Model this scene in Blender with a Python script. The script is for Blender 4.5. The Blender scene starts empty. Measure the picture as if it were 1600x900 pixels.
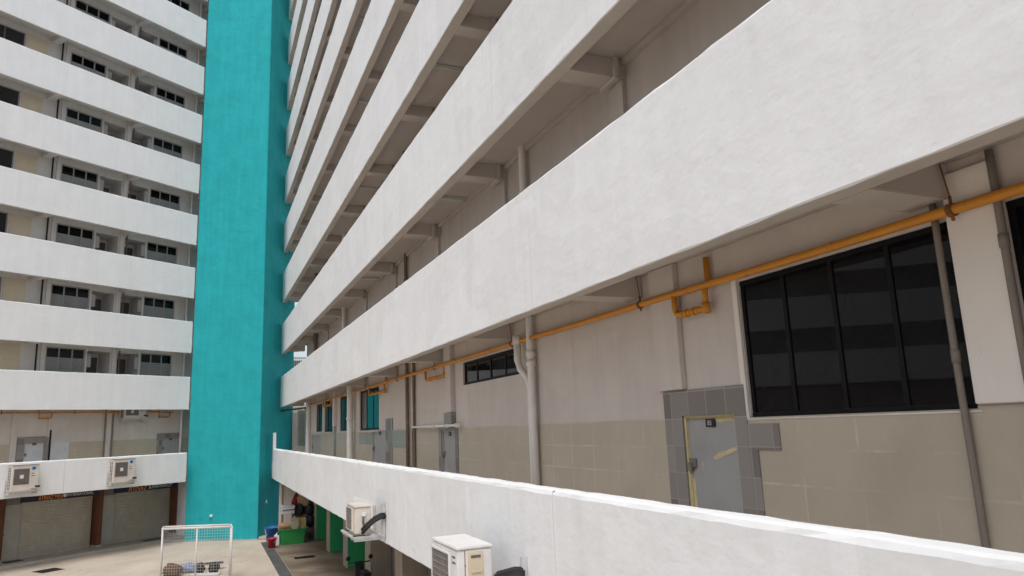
import bpy, bmesh, math, random
from mathutils import Vector, Matrix
random.seed(11)
sc = bpy.context.scene
C = sc.collection
R = math.radians

# ------------------------------------------------------------------ camera, world, sun, exposure
CAMZ = 4.87
FWD = Vector((0.0, 0.98186628, 0.1895748)); RGT = Vector((0.9992035, 0.00756488, -0.03918086)); UPV = Vector((0.03990448, -0.1894238, 0.98108422))
cam_d = bpy.data.cameras.new('camera'); cam_o = bpy.data.objects.new('camera', cam_d); C.objects.link(cam_o)
cam_d.sensor_width = 36; cam_d.lens = 1113.826 / 1600 * 36; cam_d.clip_start = 0.05; cam_d.clip_end = 2000
m = Matrix.Identity(4)
for i in range(3):
    m[i][0] = RGT[i]; m[i][1] = UPV[i]; m[i][2] = -FWD[i]
m[2][3] = CAMZ
cam_o.matrix_world = m
sc.camera = cam_o
SUN_EL, SUN_AZ = 64, 185          # azimuth clockwise from +Y
w = bpy.data.worlds.new('World'); sc.world = w; w.use_nodes = True
nt = w.node_tree; bg = nt.nodes['Background']
sky = nt.nodes.new('ShaderNodeTexSky'); sky.sky_type = 'NISHITA'; sky.sun_disc = False
sky.sun_elevation = R(SUN_EL); sky.sun_rotation = R(SUN_AZ); sky.air_density = 1.0; sky.dust_density = 4.0; sky.ozone_density = 1.0
hs = nt.nodes.new('ShaderNodeHueSaturation'); hs.inputs['Saturation'].default_value = 0.52
nt.links.new(sky.outputs[0], hs.inputs['Color']); nt.links.new(hs.outputs[0], bg.inputs['Color'])
bg.inputs['Strength'].default_value = 0.15
sun_d = bpy.data.lights.new('sun', 'SUN'); sun_d.energy = 0.7; sun_d.angle = R(40); sun_d.color = (1.0, 0.995, 0.985)
sun_o = bpy.data.objects.new('sun', sun_d); C.objects.link(sun_o)
sd = Vector((math.sin(R(SUN_AZ)) * math.cos(R(SUN_EL)), math.cos(R(SUN_AZ)) * math.cos(R(SUN_EL)), math.sin(R(SUN_EL))))
sun_o.rotation_euler = sd.to_track_quat('Z', 'Y').to_euler(); sun_o.location = (0, 0, 60)
sc.view_settings.view_transform = 'Standard'; sc.view_settings.look = 'None'
sc.view_settings.gamma = 1.0; sc.view_settings.use_curve_mapping = False
sc.view_settings.exposure = 0.66

# ------------------------------------------------------------------ materials
def nodes(name):
    mt = bpy.data.materials.new(name); mt.use_nodes = True
    t = mt.node_tree; return mt, t, t.nodes['Principled BSDF']
def N(t, kind, **kw):
    n = t.nodes.new(kind)
    for k, v in kw.items():
        if k in n.inputs: n.inputs[k].default_value = v
        else: setattr(n, k, v)
    return n
def coords(t, scale=(1, 1, 1), uv=False):
    tc = N(t, 'ShaderNodeTexCoord'); mp = N(t, 'ShaderNodeMapping'); mp.inputs['Scale'].default_value = scale
    t.links.new(tc.outputs['UV' if uv else 'Object'], mp.inputs['Vector']); return mp.outputs[0]
def noise(t, vec, scale, detail=6, rough=0.6):
    n = N(t, 'ShaderNodeTexNoise', Scale=scale, Detail=detail, Roughness=rough); t.links.new(vec, n.inputs['Vector']); return n.outputs[0]
def ramp(t, fac, stops):
    r = N(t, 'ShaderNodeValToRGB'); el = r.color_ramp.elements
    while len(el) < len(stops): el.new(0.5)
    for e, (p, c) in zip(el, stops): e.position = p; e.color = (*c, 1) if len(c) == 3 else c
    t.links.new(fac, r.inputs[0]); return r.outputs[0]
def mix(t, a, b, fac=None, f=0.5, mode='MIX'):
    n = N(t, 'ShaderNodeMix', data_type='RGBA', blend_type=mode)
    n.inputs[0].default_value = f
    if fac is not None: t.links.new(fac, n.inputs[0])
    for s, v in ((6, a), (7, b)):
        if isinstance(v, tuple): n.inputs[s].default_value = (*v, 1)
        else: t.links.new(v, n.inputs[s])
    return n.outputs[2]
def bump(t, bs, h, strength, dist=0.02, prev=None):
    b = N(t, 'ShaderNodeBump', Strength=strength, Distance=dist); t.links.new(h, b.inputs['Height'])
    if prev is not None: t.links.new(prev, b.inputs['Normal'])
    t.links.new(b.outputs[0], bs.inputs['Normal']); return b.outputs[0]

def plaster(name, col, var=0.06, streak=0.05, bumps=0.35, stain=None, rough=0.88, crack=False):
    mt, t, bs = nodes(name)
    v = coords(t); vs = coords(t, (5, 5, 0.35))
    lo = tuple(c * (1 - var) for c in col); hi = tuple(min(1, c * (1 + var * 0.5)) for c in col)
    c = ramp(t, noise(t, v, 1.3, 7, 0.62), [(0.3, lo), (0.7, hi)])
    st = ramp(t, noise(t, vs, 1.0, 4, 0.6), [(0.35, (1 - streak,) * 3), (0.65, (1, 1, 1))])
    c = mix(t, c, st, f=1.0, mode='MULTIPLY')
    sp = ramp(t, noise(t, v, 38, 3, 0.5), [(0.24, (0.80, 0.79, 0.77)), (0.31, (1, 1, 1))])
    c = mix(t, c, sp, f=0.7, mode='MULTIPLY')
    if crack:
        rs = ramp(t, noise(t, coords(t, (7, 0.28, 1), True), 1.0, 5, 0.6), [(0.56, (1, 1, 1)), (0.78, (0.86, 0.855, 0.84))])
        rw_ = ramp(t, noise(t, v, 0.35, 3), [(0.42, (0, 0, 0)), (0.62, (1, 1, 1))])
        c = mix(t, c, mix(t, c, rs, f=1.0, mode='MULTIPLY'), fac=rw_)
        vp = N(t, 'ShaderNodeTexVoronoi', Scale=0.55, distance='CHEBYCHEV'); t.links.new(coords(t, (1, 1.6, 1), True), vp.inputs['Vector'])
        pt_ = ramp(t, vp.outputs['Color'], [(0.55, (1, 1, 1)), (0.60, (0.955, 0.955, 0.95))])
        c = mix(t, c, pt_, f=0.8, mode='MULTIPLY')
        gm = ramp(t, noise(t, coords(t, (0.9, 2.4, 1), True), 1.6, 9, 0.78), [(0.64, (1, 1, 1)), (0.74, (0.80, 0.795, 0.78))])
        c = mix(t, c, gm, f=0.7, mode='MULTIPLY')
        cn = N(t, 'ShaderNodeMath', operation='SUBTRACT'); t.links.new(noise(t, v, 1.1, 5, 0.55), cn.inputs[0]); cn.inputs[1].default_value = 0.5
        ca = N(t, 'ShaderNodeMath', operation='ABSOLUTE'); t.links.new(cn.outputs[0], ca.inputs[0])
        line = ramp(t, ca.outputs[0], [(0.0, (1, 1, 1)), (0.0022, (0, 0, 0))])
        where = ramp(t, noise(t, v, 0.9, 3), [(0.66, (0, 0, 0)), (0.72, (1, 1, 1))])
        c = mix(t, c, (0.52, 0.51, 0.50), fac=mix(t, line, where, f=1.0, mode='MULTIPLY'))
        sc1 = ramp(t, noise(t, coords(t, (9, 9, 2.2)), 1.0, 8, 0.75), [(0.66, (0, 0, 0)), (0.74, (1, 1, 1))])
        c = mix(t, c, mix(t, c, (0.72, 0.71, 0.69), f=1.0, mode='MULTIPLY'), fac=mix(t, sc1, where, f=1.0, mode='MULTIPLY'))
    if stain:
        k = ramp(t, noise(t, v, 0.8, 8, 0.7), [(0.55, (0, 0, 0)), (0.75, (1, 1, 1))])
        c = mix(t, c, stain, fac=k)
    t.links.new(c, bs.inputs['Base Color']); bs.inputs['Roughness'].default_value = rough; bs.inputs['Specular IOR Level'].default_value = 0.25
    tr = N(t, 'ShaderNodeTexNoise', Scale=1.0, Detail=3.5, Roughness=0.5, Distortion=0.35); t.links.new(coords(t, (1.0, 2.6, 1), True), tr.inputs['Vector'])
    b0 = bump(t, bs, tr.outputs[0], bumps * 0.7, 0.06)
    b1 = bump(t, bs, noise(t, v, 2.2, 4, 0.55), bumps * 0.8, 0.10, b0)
    b2 = bump(t, bs, noise(t, v, 9, 6, 0.6), bumps * 0.6, 0.02, b1)
    vz = N(t, 'ShaderNodeTexVoronoi', Scale=4.0); t.links.new(v, vz.inputs['Vector'])
    pk = ramp(t, vz.outputs['Distance'], [(0.0, (0, 0, 0)), (0.10, (1, 1, 1))])
    bump(t, bs, pk, bumps * 0.35, 0.02, b2)
    return mt
def plain(name, col, rough=0.6, metal=0.0, var=0.12, scale=6.0, spec=0.4, bumps=0.0):
    mt, t, bs = nodes(name); v = coords(t)
    lo = tuple(c * (1 - var) for c in col); hi = tuple(min(1, c * (1 + var)) for c in col)
    t.links.new(ramp(t, noise(t, v, scale, 6, 0.65), [(0.3, lo), (0.7, hi)]), bs.inputs['Base Color'])
    bs.inputs['Roughness'].default_value = rough; bs.inputs['Metallic'].default_value = metal; bs.inputs['Specular IOR Level'].default_value = spec
    if bumps: bump(t, bs, noise(t, v, scale * 3, 5), bumps, 0.01)
    return mt
def worn(name, col, under, thr=0.62, rough=0.55, scale=7.0, width=0.03):
    mt, t, bs = nodes(name); v = coords(t)
    c = ramp(t, noise(t, v, 2.5, 6), [(0.3, tuple(x * 0.9 for x in col)), (0.7, tuple(min(1, x * 1.06) for x in col))])
    k = ramp(t, noise(t, v, scale, 8, 0.72), [(thr, (0, 0, 0)), (thr + width, (1, 1, 1))])
    t.links.new(mix(t, c, under, fac=k), bs.inputs['Base Color']); bs.inputs['Roughness'].default_value = rough
    bump(t, bs, noise(t, v, 30, 4), 0.12, 0.01); return mt
def tiles(name, c1, c2, grout, w=0.3, h=0.3, off=0.0, mask=0.5, ms=0.012):
    mt, t, bs = nodes(name); v = coords(t, uv=True); vo = coords(t)
    b = N(t, 'ShaderNodeTexBrick', Scale=1.0); b.offset = off
    b.inputs['Color1'].default_value = (*c1, 1); b.inputs['Color2'].default_value = (*c2, 1); b.inputs['Mortar'].default_value = (*grout, 1)
    b.inputs['Mortar Size'].default_value = ms; b.inputs['Mortar Smooth'].default_value = 0.3
    b.inputs['Brick Width'].default_value = w; b.inputs['Row Height'].default_value = h
    t.links.new(v, b.inputs['Vector'])
    flat = ramp(t, noise(t, vo, 0.9, 6), [(0.3, tuple(x * 0.93 for x in c1)), (0.7, tuple(x * 1.05 for x in c2))])
    k = ramp(t, noise(t, vo, 1.7, 5, 0.7), [(mask - 0.06, (0, 0, 0)), (mask + 0.12, (1, 1, 1))])
    t.links.new(mix(t, flat, b.outputs[0], fac=k), bs.inputs['Base Color'])
    bs.inputs['Roughness'].default_value = 0.42; bs.inputs['Specular IOR Level'].default_value = 0.3
    bump(t, bs, b.outputs['Fac'], -0.15, 0.004); return mt

M = {}
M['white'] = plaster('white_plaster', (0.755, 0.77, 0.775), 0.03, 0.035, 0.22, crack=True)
M['whitefar'] = plaster('white_plaster_smooth', (0.77, 0.785, 0.795), 0.04, 0.04, 0.16)
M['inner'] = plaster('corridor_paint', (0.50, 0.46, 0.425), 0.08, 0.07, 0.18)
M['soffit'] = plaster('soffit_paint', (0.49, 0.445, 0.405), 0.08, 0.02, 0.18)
M['wall0'] = plaster('lower_corridor_paint', (0.60, 0.545, 0.50), 0.07, 0.05, 0.16, (0.54, 0.475, 0.425), crack=True)
M['wallpale'] = plaster('pale_wall', (0.75, 0.70, 0.635), 0.05, 0.04, 0.12)  # paler tone for the wall strips beside the large windows
M['lwall'] = plaster('corridor_paint_grey', (0.67, 0.65, 0.63), 0.08, 0.06, 0.15)
M['teal'] = plaster('teal_paint', (0.020, 0.375, 0.41), 0.10, 0.09, 0.34)
M['beigewall'] = plaster('beige_paint', (0.74, 0.66, 0.57), 0.08, 0.08, 0.2)
M['mint'] = plaster('mint_paint', (0.35, 0.62, 0.53), 0.06, 0.04, 0.15)
M['panelgrey'] = plaster('ground_wall_paint', (0.27, 0.25, 0.225), 0.12, 0.12, 0.2)
M['pillarbeige'] = plaster('pillar_paint', (0.42, 0.36, 0.29), 0.10, 0.12, 0.2)
M['green'] = plaster('green_paint', (0.03, 0.33, 0.13), 0.10, 0.12, 0.2, rough=0.6)
M['rust'] = plaster('red_brown_paint', (0.16, 0.068, 0.042), 0.25, 0.12, 0.15)
M['beigetile'] = tiles('beige_tile', (0.45, 0.39, 0.30), (0.49, 0.425, 0.335), (0.58, 0.52, 0.425), 0.6, 0.3, 0.0, 0.51)
M['greytile'] = tiles('grey_tile', (0.17, 0.152, 0.138), (0.30, 0.272, 0.25), (0.33, 0.305, 0.275), 0.30, 0.28, 0.0, 0.30, 0.006)
M['sagetile'] = tiles('sage_tile', (0.27, 0.30, 0.26), (0.30, 0.33, 0.28), (0.42, 0.42, 0.38), 0.6, 0.3)
M['gas'] = worn('yellow_gas_paint', (0.56, 0.225, 0.015), (0.14, 0.06, 0.02), 0.62, 0.5, 9, 0.08)
M['rustpipe'] = plain('rusty_fitting', (0.20, 0.075, 0.025), 0.8, 0, 0.4, 40, bumps=0.4)
M['pvc'] = plain('grey_pvc', (0.68, 0.65, 0.61), 0.55, 0, 0.10, 3)
M['dirtpipe'] = worn('stained_iron', (0.20, 0.17, 0.14), (0.52, 0.48, 0.43), 0.66, 0.7, 6)
M['brownpipe'] = worn('brown_iron', (0.16, 0.11, 0.08), (0.30, 0.24, 0.19), 0.6, 0.75, 8)
M['frame'] = plain('black_aluminium', (0.007, 0.007, 0.0075), 0.5, 0, 0.1, 6, 0.15)
M['greyframe'] = plain('grey_aluminium', (0.33, 0.32, 0.31), 0.5, 0, 0.06)
M['louvre'] = plain('grey_louvre_glass', (0.30, 0.31, 0.31), 0.4, 0, 0.08)
def glass(name, col, rough=0.02):
    mt, t, bs = nodes(name); v = coords(t)
    t.links.new(ramp(t, noise(t, v, 1.2, 3), [(0.35, tuple(c * 0.7 for c in col)), (0.65, tuple(c * 1.3 for c in col))]), bs.inputs['Base Color'])
    bs.inputs['Roughness'].default_value = rough; bs.inputs['Specular IOR Level'].default_value = 0.30; bs.inputs['IOR'].default_value = 1.36
    bump(t, bs, noise(t, v, 0.9, 1), 0.004, 0.02); return mt
M['glass'] = glass('dark_tinted_glass', (0.006, 0.006, 0.007))
M['curtain'] = glass('dark_curtained_glass', (0.012, 0.02, 0.024))
M['door'] = worn('grey_door_paint', (0.35, 0.345, 0.335), (0.58, 0.49, 0.28), 0.72, 0.5, 2.2)
M['doorwhite'] = worn('white_door_paint', (0.55, 0.56, 0.57), (0.45, 0.40, 0.3), 0.72, 0.5, 2.5)
M['cream'] = plain('cream_board', (0.62, 0.54, 0.40), 0.7, 0, 0.06, 3)
M['peel'] = plain('peeled_cream_undercoat', (0.60, 0.50, 0.28), 0.8, 0, 0.15, 12, bumps=0.3)
M['darkdoor_shade'] = plain('dark_door_and_shade', (0.11, 0.10, 0.095), 0.5, 0, 0.15)  # entrance doors, and the painted-in shade of the shop-front end recess
M['box'] = plain('meter_box_grey', (0.42, 0.41, 0.40), 0.5, 0, 0.08)
M['shutter'] = plain('roller_shutter_metal', (0.58, 0.54, 0.47), 0.5, 0.2, 0.10, 2.5)
M['shutterdark'] = plain('roller_shutter_metal_dark', (0.20, 0.19, 0.185), 0.5, 0.2, 0.12, 2.5)
M['panel'] = plain('grey_shop_panel', (0.44, 0.43, 0.39), 0.55, 0, 0.10, 3)
M['navy'] = plain('navy_sign_board', (0.012, 0.010, 0.040), 0.5, 0, 0.15)
M['orange'] = plain('orange_lettering', (0.75, 0.30, 0.015), 0.5, 0, 0.06)
M['letter'] = plain('white_lettering', (0.62, 0.61, 0.58), 0.5, 0, 0.05)
M['black'] = plain('black_plastic', (0.012, 0.012, 0.013), 0.5, 0, 0.2)
M['rubber'] = plain('black_foam_hose', (0.018, 0.018, 0.02), 0.75, 0, 0.3, 30, bumps=0.3)
M['acwhite'] = worn('white_casing', (0.72, 0.71, 0.69), (0.33, 0.24, 0.16), 0.735, 0.4, 6)
M['acold'] = worn('aged_cream_casing', (0.64, 0.585, 0.52), (0.36, 0.26, 0.19), 0.70, 0.5, 8)
M['acpanel'] = plain('cream_access_panel', (0.60, 0.52, 0.38), 0.5, 0, 0.06)
M['coil'] = plain('grey_coil_mesh', (0.09, 0.085, 0.08), 0.6, 0.3, 0.3, 40)
M['grille'] = plain('dark_fan_grille', (0.13, 0.115, 0.105), 0.6, 0, 0.2, 5)
M['guardgrey'] = plain('grey_wire_guard', (0.30, 0.275, 0.255), 0.5, 0.2, 0.15)
M['galv'] = plain('galvanised_steel', (0.55, 0.55, 0.55), 0.45, 0.35, 0.12, 8)
M['blue'] = plain('blue_plastic', (0.025, 0.12, 0.40), 0.4, 0, 0.10)
M['logoblue'] = plain('blue_emblem', (0.05, 0.32, 0.62), 0.5, 0, 0.04)
M['red'] = plain('red_plastic', (0.42, 0.025, 0.03), 0.4, 0, 0.12)
M['darkred'] = plain('dark_red_cloth', (0.20, 0.015, 0.02), 0.9, 0, 0.25, 14)
M['bin'] = worn('green_tub_plastic', (0.02, 0.24, 0.055), (0.22, 0.26, 0.14), 0.62, 0.5, 7)
M['cardboard'] = plain('cardboard', (0.36, 0.23, 0.13), 0.85, 0, 0.15, 8)
M['beigeplastic'] = plain('beige_plastic', (0.46, 0.40, 0.29), 0.5, 0, 0.08)
M['yellowish'] = plain('pale_yellow_board', (0.48, 0.39, 0.16), 0.7, 0, 0.10)
M['whiteplastic'] = plain('white_plastic', (0.68, 0.69, 0.70), 0.45, 0, 0.06)
M['rattan'] = plain('rattan', (0.26, 0.17, 0.10), 0.8, 0, 0.3, 30, bumps=0.4)
M['goalwhite'] = worn('white_goal_paint', (0.60, 0.59, 0.57), (0.3, 0.22, 0.16), 0.7, 0.5, 9)
M['brown'] = plain('brown_sack', (0.14, 0.085, 0.055), 0.9, 0, 0.3, 12, bumps=0.5)
M['plank'] = plain('grey_plank', (0.10, 0.095, 0.10), 0.7, 0, 0.2, 8)
M['grate'] = plain('iron_grate', (0.055, 0.04, 0.045), 0.7, 0.3, 0.3, 20)
M['fabric'] = plain('blue_grey_bag', (0.22, 0.27, 0.36), 0.85, 0, 0.4, 9, bumps=0.4)
M['seam'] = plain('joint_filler', (0.20, 0.19, 0.18), 0.9, 0, 0.2)
M['patch'] = plain('fresh_white_patch', (0.80, 0.80, 0.805), 0.8, 0, 0.02)
M['lamp'] = plain('lamp_diffuser', (0.55, 0.55, 0.53), 0.5, 0, 0.05)
M['railing'] = plain('brown_railing', (0.12, 0.075, 0.055), 0.6, 0, 0.2)

def concrete(name, base, dark, light, sc_=0.35, wet=None):
    mt, t, bs = nodes(name); v = coords(t)
    c = ramp(t, noise(t, v, sc_, 9, 0.68), [(0.28, dark), (0.5, base), (0.75, light)])
    k = ramp(t, noise(t, coords(t, (1, 0.25, 1)), 1.1, 7, 0.7), [(0.45, (1, 1, 1)), (0.75, (0.78, 0.75, 0.72))])
    c = mix(t, c, k, f=0.8, mode='MULTIPLY')
    fine = ramp(t, noise(t, v, 22, 4, 0.7), [(0.25, (0.82, 0.82, 0.82)), (0.6, (1, 1, 1))])
    c = mix(t, c, fine, f=1.0, mode='MULTIPLY')
    crk = N(t, 'ShaderNodeMath', operation='SUBTRACT'); t.links.new(noise(t, v, 0.45, 5, 0.6), crk.inputs[0]); crk.inputs[1].default_value = 0.5
    cab = N(t, 'ShaderNodeMath', operation='ABSOLUTE'); t.links.new(crk.outputs[0], cab.inputs[0])
    c = mix(t, c, ramp(t, cab.outputs[0], [(0.0, (0.62, 0.6, 0.58)), (0.0035, (1, 1, 1))]), f=0.7, mode='MULTIPLY')
    oil = ramp(t, noise(t, v, 0.8, 7, 0.7), [(0.60, (1, 1, 1)), (0.72, (0.66, 0.62, 0.58))]); c = mix(t, c, oil, f=0.8, mode='MULTIPLY')
    if wet:
        kk = ramp(t, noise(t, v, 0.55, 6, 0.6), [(0.42, (0, 0, 0)), (0.58, (1, 1, 1))]); c = mix(t, c, wet, fac=kk)
    t.links.new(c, bs.inputs['Base Color']); bs.inputs['Roughness'].default_value = 0.85
    bump(t, bs, noise(t, v, 14, 6, 0.7), 0.18, 0.02); return mt
M['court'] = concrete('court_concrete', (0.52, 0.445, 0.365), (0.42, 0.355, 0.285), (0.58, 0.51, 0.43))
M['walk'] = concrete('walkway_concrete', (0.25, 0.20, 0.145), (0.13, 0.10, 0.07), (0.33, 0.28, 0.215), 0.5, (0.14, 0.105, 0.07))
M['apron'] = concrete('apron_concrete', (0.46, 0.42, 0.37), (0.36, 0.325, 0.285), (0.52, 0.48, 0.43), 0.6)
M['drain'] = concrete('drain_cover_concrete', (0.085, 0.085, 0.085), (0.05, 0.05, 0.05), (0.12, 0.12, 0.115), 1.5)

# ------------------------------------------------------------------ frames of the two wings: s along the wing, o into the building, z above the eye
class Frame:
    def __init__(self, s, n, d): self.s, self.n, self.d = Vector((*s, 0)), Vector((*n, 0)), d
    def __call__(self, s, o, z): return self.s * s + self.n * (self.d + o) + Vector((0, 0, z + CAMZ))
RW = Frame((-0.39900831, 0.91694731), (0.91694731, 0.39900831), 3.73762)
LW = Frame((0.51752791, 0.85566633), (-0.85566633, 0.51752791), 32.40437)
AZ = R(3.8252)
TW = Frame((math.cos(AZ), -math.sin(AZ)), (math.sin(AZ), math.cos(AZ)), 0)      # tower: s to the right along its face, o backwards
WF = Frame((1, 0), (0, 1), 0)                                                     # plain world axes
GZ = -CAMZ
def in_view(p, mx=0.12):
    q = p - Vector((0, 0, CAMZ)); d = q.dot(FWD)
    if d < 0.1: return False
    x = 0.5 + 1113.826 * q.dot(RGT) / d / 1600; y = 0.5 - 1113.826 * q.dot(UPV) / d / 900
    return -mx < x < 1 + mx and -mx < y < 1 + mx

class MB:
    def __init__(self): self.v, self.f, self.uv, self.sm = [], [], [], []
    def _face(self, pts, uvs, smooth=False):
        b = len(self.v); self.v += pts; self.f.append(tuple(range(b, b + len(pts)))); self.uv.append(uvs); self.sm.append(smooth)
    def quad(self, F, loc, smooth=False):
        s = [p[0] for p in loc]; o = [p[1] for p in loc]; z = [p[2] for p in loc]
        ds, do, dz = max(s) - min(s), max(o) - min(o), max(z) - min(z)
        if do <= min(ds, dz): uv = [(p[0], p[2]) for p in loc]
        elif ds <= dz: uv = [(p[1], p[2]) for p in loc]
        else: uv = [(p[0], p[1]) for p in loc]
        self._face([F(*p) for p in loc], uv, smooth)
    def box(self, F, s0, s1, o0, o1, z0, z1):
        c = [(s0, o0, z0), (s1, o0, z0), (s1, o1, z0), (s0, o1, z0), (s0, o0, z1), (s1, o0, z1), (s1, o1, z1), (s0, o1, z1)]
        for q in ((0, 1, 2, 3), (4, 5, 6, 7), (0, 1, 5, 4), (1, 2, 6, 5), (2, 3, 7, 6), (3, 0, 4, 7)): self.quad(F, [c[i] for i in q])
        return self
    def prism(self, F, prof, s0, s1, step=0.4, jit=0.0, cap=True):      # profile in (o, z) run along s
        n = max(1, int(abs(s1 - s0) / step)); rows = []
        for i in range(n + 1):
            s = s0 + (s1 - s0) * i / n
            rows.append([(s, o + random.uniform(-jit, jit), z + random.uniform(-jit, jit)) for o, z in prof])
        k = len(prof)
        for i in range(n):
            for j in range(k): self.quad(F, [rows[i][j], rows[i + 1][j], rows[i + 1][(j + 1) % k], rows[i][(j + 1) % k]])
        if cap: self.quad(F, rows[0]); self.quad(F, rows[-1])
        return self
    def sprism(self, F, prof, o0, o1):                                   # profile in (s, z) run along o
        a = [(s, o0, z) for s, z in prof]; b = [(s, o1, z) for s, z in prof]; k = len(prof)
        for j in range(k): self.quad(F, [a[j], a[(j + 1) % k], b[(j + 1) % k], b[j]])
        self.quad(F, a); self.quad(F, b); return self
    def sheet(self, F, s0, s1, z0, z1, o, depth, holes=(), border=False, grid=0):
        S = sorted({s0, s1, *[x for h in holes for x in h[:2] if s0 < x < s1]}); Z = sorted({z0, z1, *[x for h in holes for x in h[2:4] if z0 < x < z1]})
        for a, b in zip(S, S[1:]):
            for c, d in zip(Z, Z[1:]):
                ms, mz = (a + b) / 2, (c + d) / 2
                if any(h[0] < ms < h[1] and h[2] < mz < h[3] for h in holes): continue
                self.quad(F, [(a, o, c), (b, o, c), (b, o, d), (a, o, d)])
        for h in list(holes) + ([(s0, s1, z0, z1)] if border else []):
            a, b, c, d = max(h[0], s0), min(h[1], s1), max(h[2], z0), min(h[3], z1)
            if a >= b or c >= d: continue
            for q in (((a, o, c), (a, o, d)), ((b, o, c), (b, o, d)), ((a, o, c), (b, o, c)), ((a, o, d), (b, o, d))):
                p, r = q; self.quad(F, [p, r, (r[0], o + depth, r[2]), (p[0], o + depth, p[2])])
        return self
    def tube(self, pts, r, seg=10, caps=True):
        pts = [Vector(p) for p in pts]; rr = r if isinstance(r, (list, tuple)) else [r] * len(pts); rings = []
        for i, p in enumerate(pts):
            d = (pts[min(i + 1, len(pts) - 1)] - pts[max(i - 1, 0)]).normalized()
            a = d.cross(Vector((0, 0, 1)) if abs(d.z) < 0.95 else Vector((1, 0, 0))).normalized(); b = d.cross(a)
            rings.append([p + (a * math.cos(2 * math.pi * k / seg) + b * math.sin(2 * math.pi * k / seg)) * rr[i] for k in range(seg)])
        for i in range(len(pts) - 1):
            for k in range(seg):
                k2 = (k + 1) % seg
                self._face([rings[i][k], rings[i][k2], rings[i + 1][k2], rings[i + 1][k]], [(k, 0), (k + 1, 0), (k + 1, 1), (k, 1)], True)
        if caps:
            for g in (rings[0], rings[-1]): self._face(list(g), [(0, 0)] * seg)
        return self
    def lathe(self, c, prof, seg=24, axis=Vector((0, 0, 1)), jit=0.0, sx=1.0):   # profile (radius, height)
        axis = axis.normalized(); a = axis.cross(Vector((1, 0, 0)) if abs(axis.x) < 0.9 else Vector((0, 1, 0))).normalized(); b = axis.cross(a); rings = []
        ph = [1 + random.uniform(-jit, jit) for _ in range(seg)]
        for r, h in prof:
            rings.append([c + axis * h + (a * math.cos(2 * math.pi * k / seg) * sx + b * math.sin(2 * math.pi * k / seg)) * r * ph[k] for k in range(seg)])
        for i in range(len(prof) - 1):
            for k in range(seg):
                k2 = (k + 1) % seg
                self._face([rings[i][k], rings[i][k2], rings[i + 1][k2], rings[i + 1][k]], [(k, 0), (k + 1, 0), (k + 1, 1), (k, 1)], True)
        for g in (rings[0], rings[-1]): self._face(list(g), [(0, 0)] * seg)
        return self
    def build(self, name, mat, parent=None, bevel=0.0, segs=2, loc=None):
        if parent is not None: base = parent['_base'] if '_base' in parent else parent.location; base = Vector(base)
        else: base = Vector(loc) if loc is not None else Vector((0, 0, 0))
        me = bpy.data.meshes.new(name); me.from_pydata([v - base for v in self.v], [], self.f)
        ul = me.uv_layers.new(name='UVMap'); i = 0
        for u in self.uv:
            for c in u: ul.data[i].uv = c; i += 1
        me.polygons.foreach_set('use_smooth', self.sm)
        bm = bmesh.new(); bm.from_mesh(me); bmesh.ops.remove_doubles(bm, verts=bm.verts, dist=0.0004)
        bmesh.ops.recalc_face_normals(bm, faces=bm.faces)
        if bevel:
            ed = [e for e in bm.edges if len(e.link_faces) == 2 and e.calc_face_angle(0) > 0.6]
            bmesh.ops.bevel(bm, geom=ed, offset=bevel, segments=segs, affect='EDGES', clamp_overlap=True)
        bm.to_mesh(me); bm.free(); me.materials.append(M[mat] if isinstance(mat, str) else mat)
        o = bpy.data.objects.new(name, me); C.objects.link(o)
        if parent is not None: o.parent = parent; BASE[o.name] = base
        else: o.location = base; BASE[o.name] = base
        return o
BASE = {}
class _P: pass
def part(mb, name, mat, parent, bevel=0.0, label=None, segs=2):
    b = BASE[parent.name]; me_loc = b
    o = mb.build(name, mat, None, bevel, segs, me_loc); o.location = (0, 0, 0); o.parent = parent; BASE[o.name] = b
    if label: o['label'] = label
    return o
def tag(o, label, cat, group=None):
    o['label'] = label; o['category'] = cat
    if group: o['group'] = group
    return o
def thing(name, loc, label, cat, group=None):
    o = bpy.data.objects.new(name, None); C.objects.link(o); o.location = loc; o.empty_display_size = 0.3; BASE[o.name] = Vector(loc); return tag(o, label, cat, group)
def single(mb, name, mat, loc, label, cat, group=None, bevel=0.0):
    return tag(mb.build(name, mat, None, bevel, 2, loc), label, cat, group)
def struct(mb, name, mat, kind='structure'):
    o = mb.build(name, mat, None, 0, 2, (0, 0, 0)); o['kind'] = kind; return o
def text_mesh(body, F, s, o, z, size, mat, name, parent, flip, shear=0.0, width=None, thick=0.006):
    cu = bpy.data.curves.new('t', 'FONT'); cu.body = body; cu.size = 1.0; cu.shear = shear; cu.extrude = 0.0
    ob = bpy.data.objects.new('t', cu); C.objects.link(ob); bpy.context.view_layer.update()
    me = bpy.data.meshes.new_from_object(ob.evaluated_get(bpy.context.evaluated_depsgraph_get()))
    xs = [v.co.x for v in me.vertices]; ys = [v.co.y for v in me.vertices]
    x0, x1, y0, y1 = min(xs), max(xs), min(ys), max(ys)
    sx = (width / (x1 - x0)) if width else size / (y1 - y0); sy = size / (y1 - y0)
    sg = -1 if flip else 1
    mb = MB()
    for p in me.polygons:
        pts = [me.vertices[i].co for i in p.vertices]
        mb._face([F(s + sg * (q.x - x0) * sx, o, z + (q.y - y0) * sy) for q in pts], [(0, 0)] * len(pts))
    bpy.data.objects.remove(ob); bpy.data.curves.remove(cu); bpy.data.meshes.remove(me)
    return part(mb, name, mat, parent)

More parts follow.
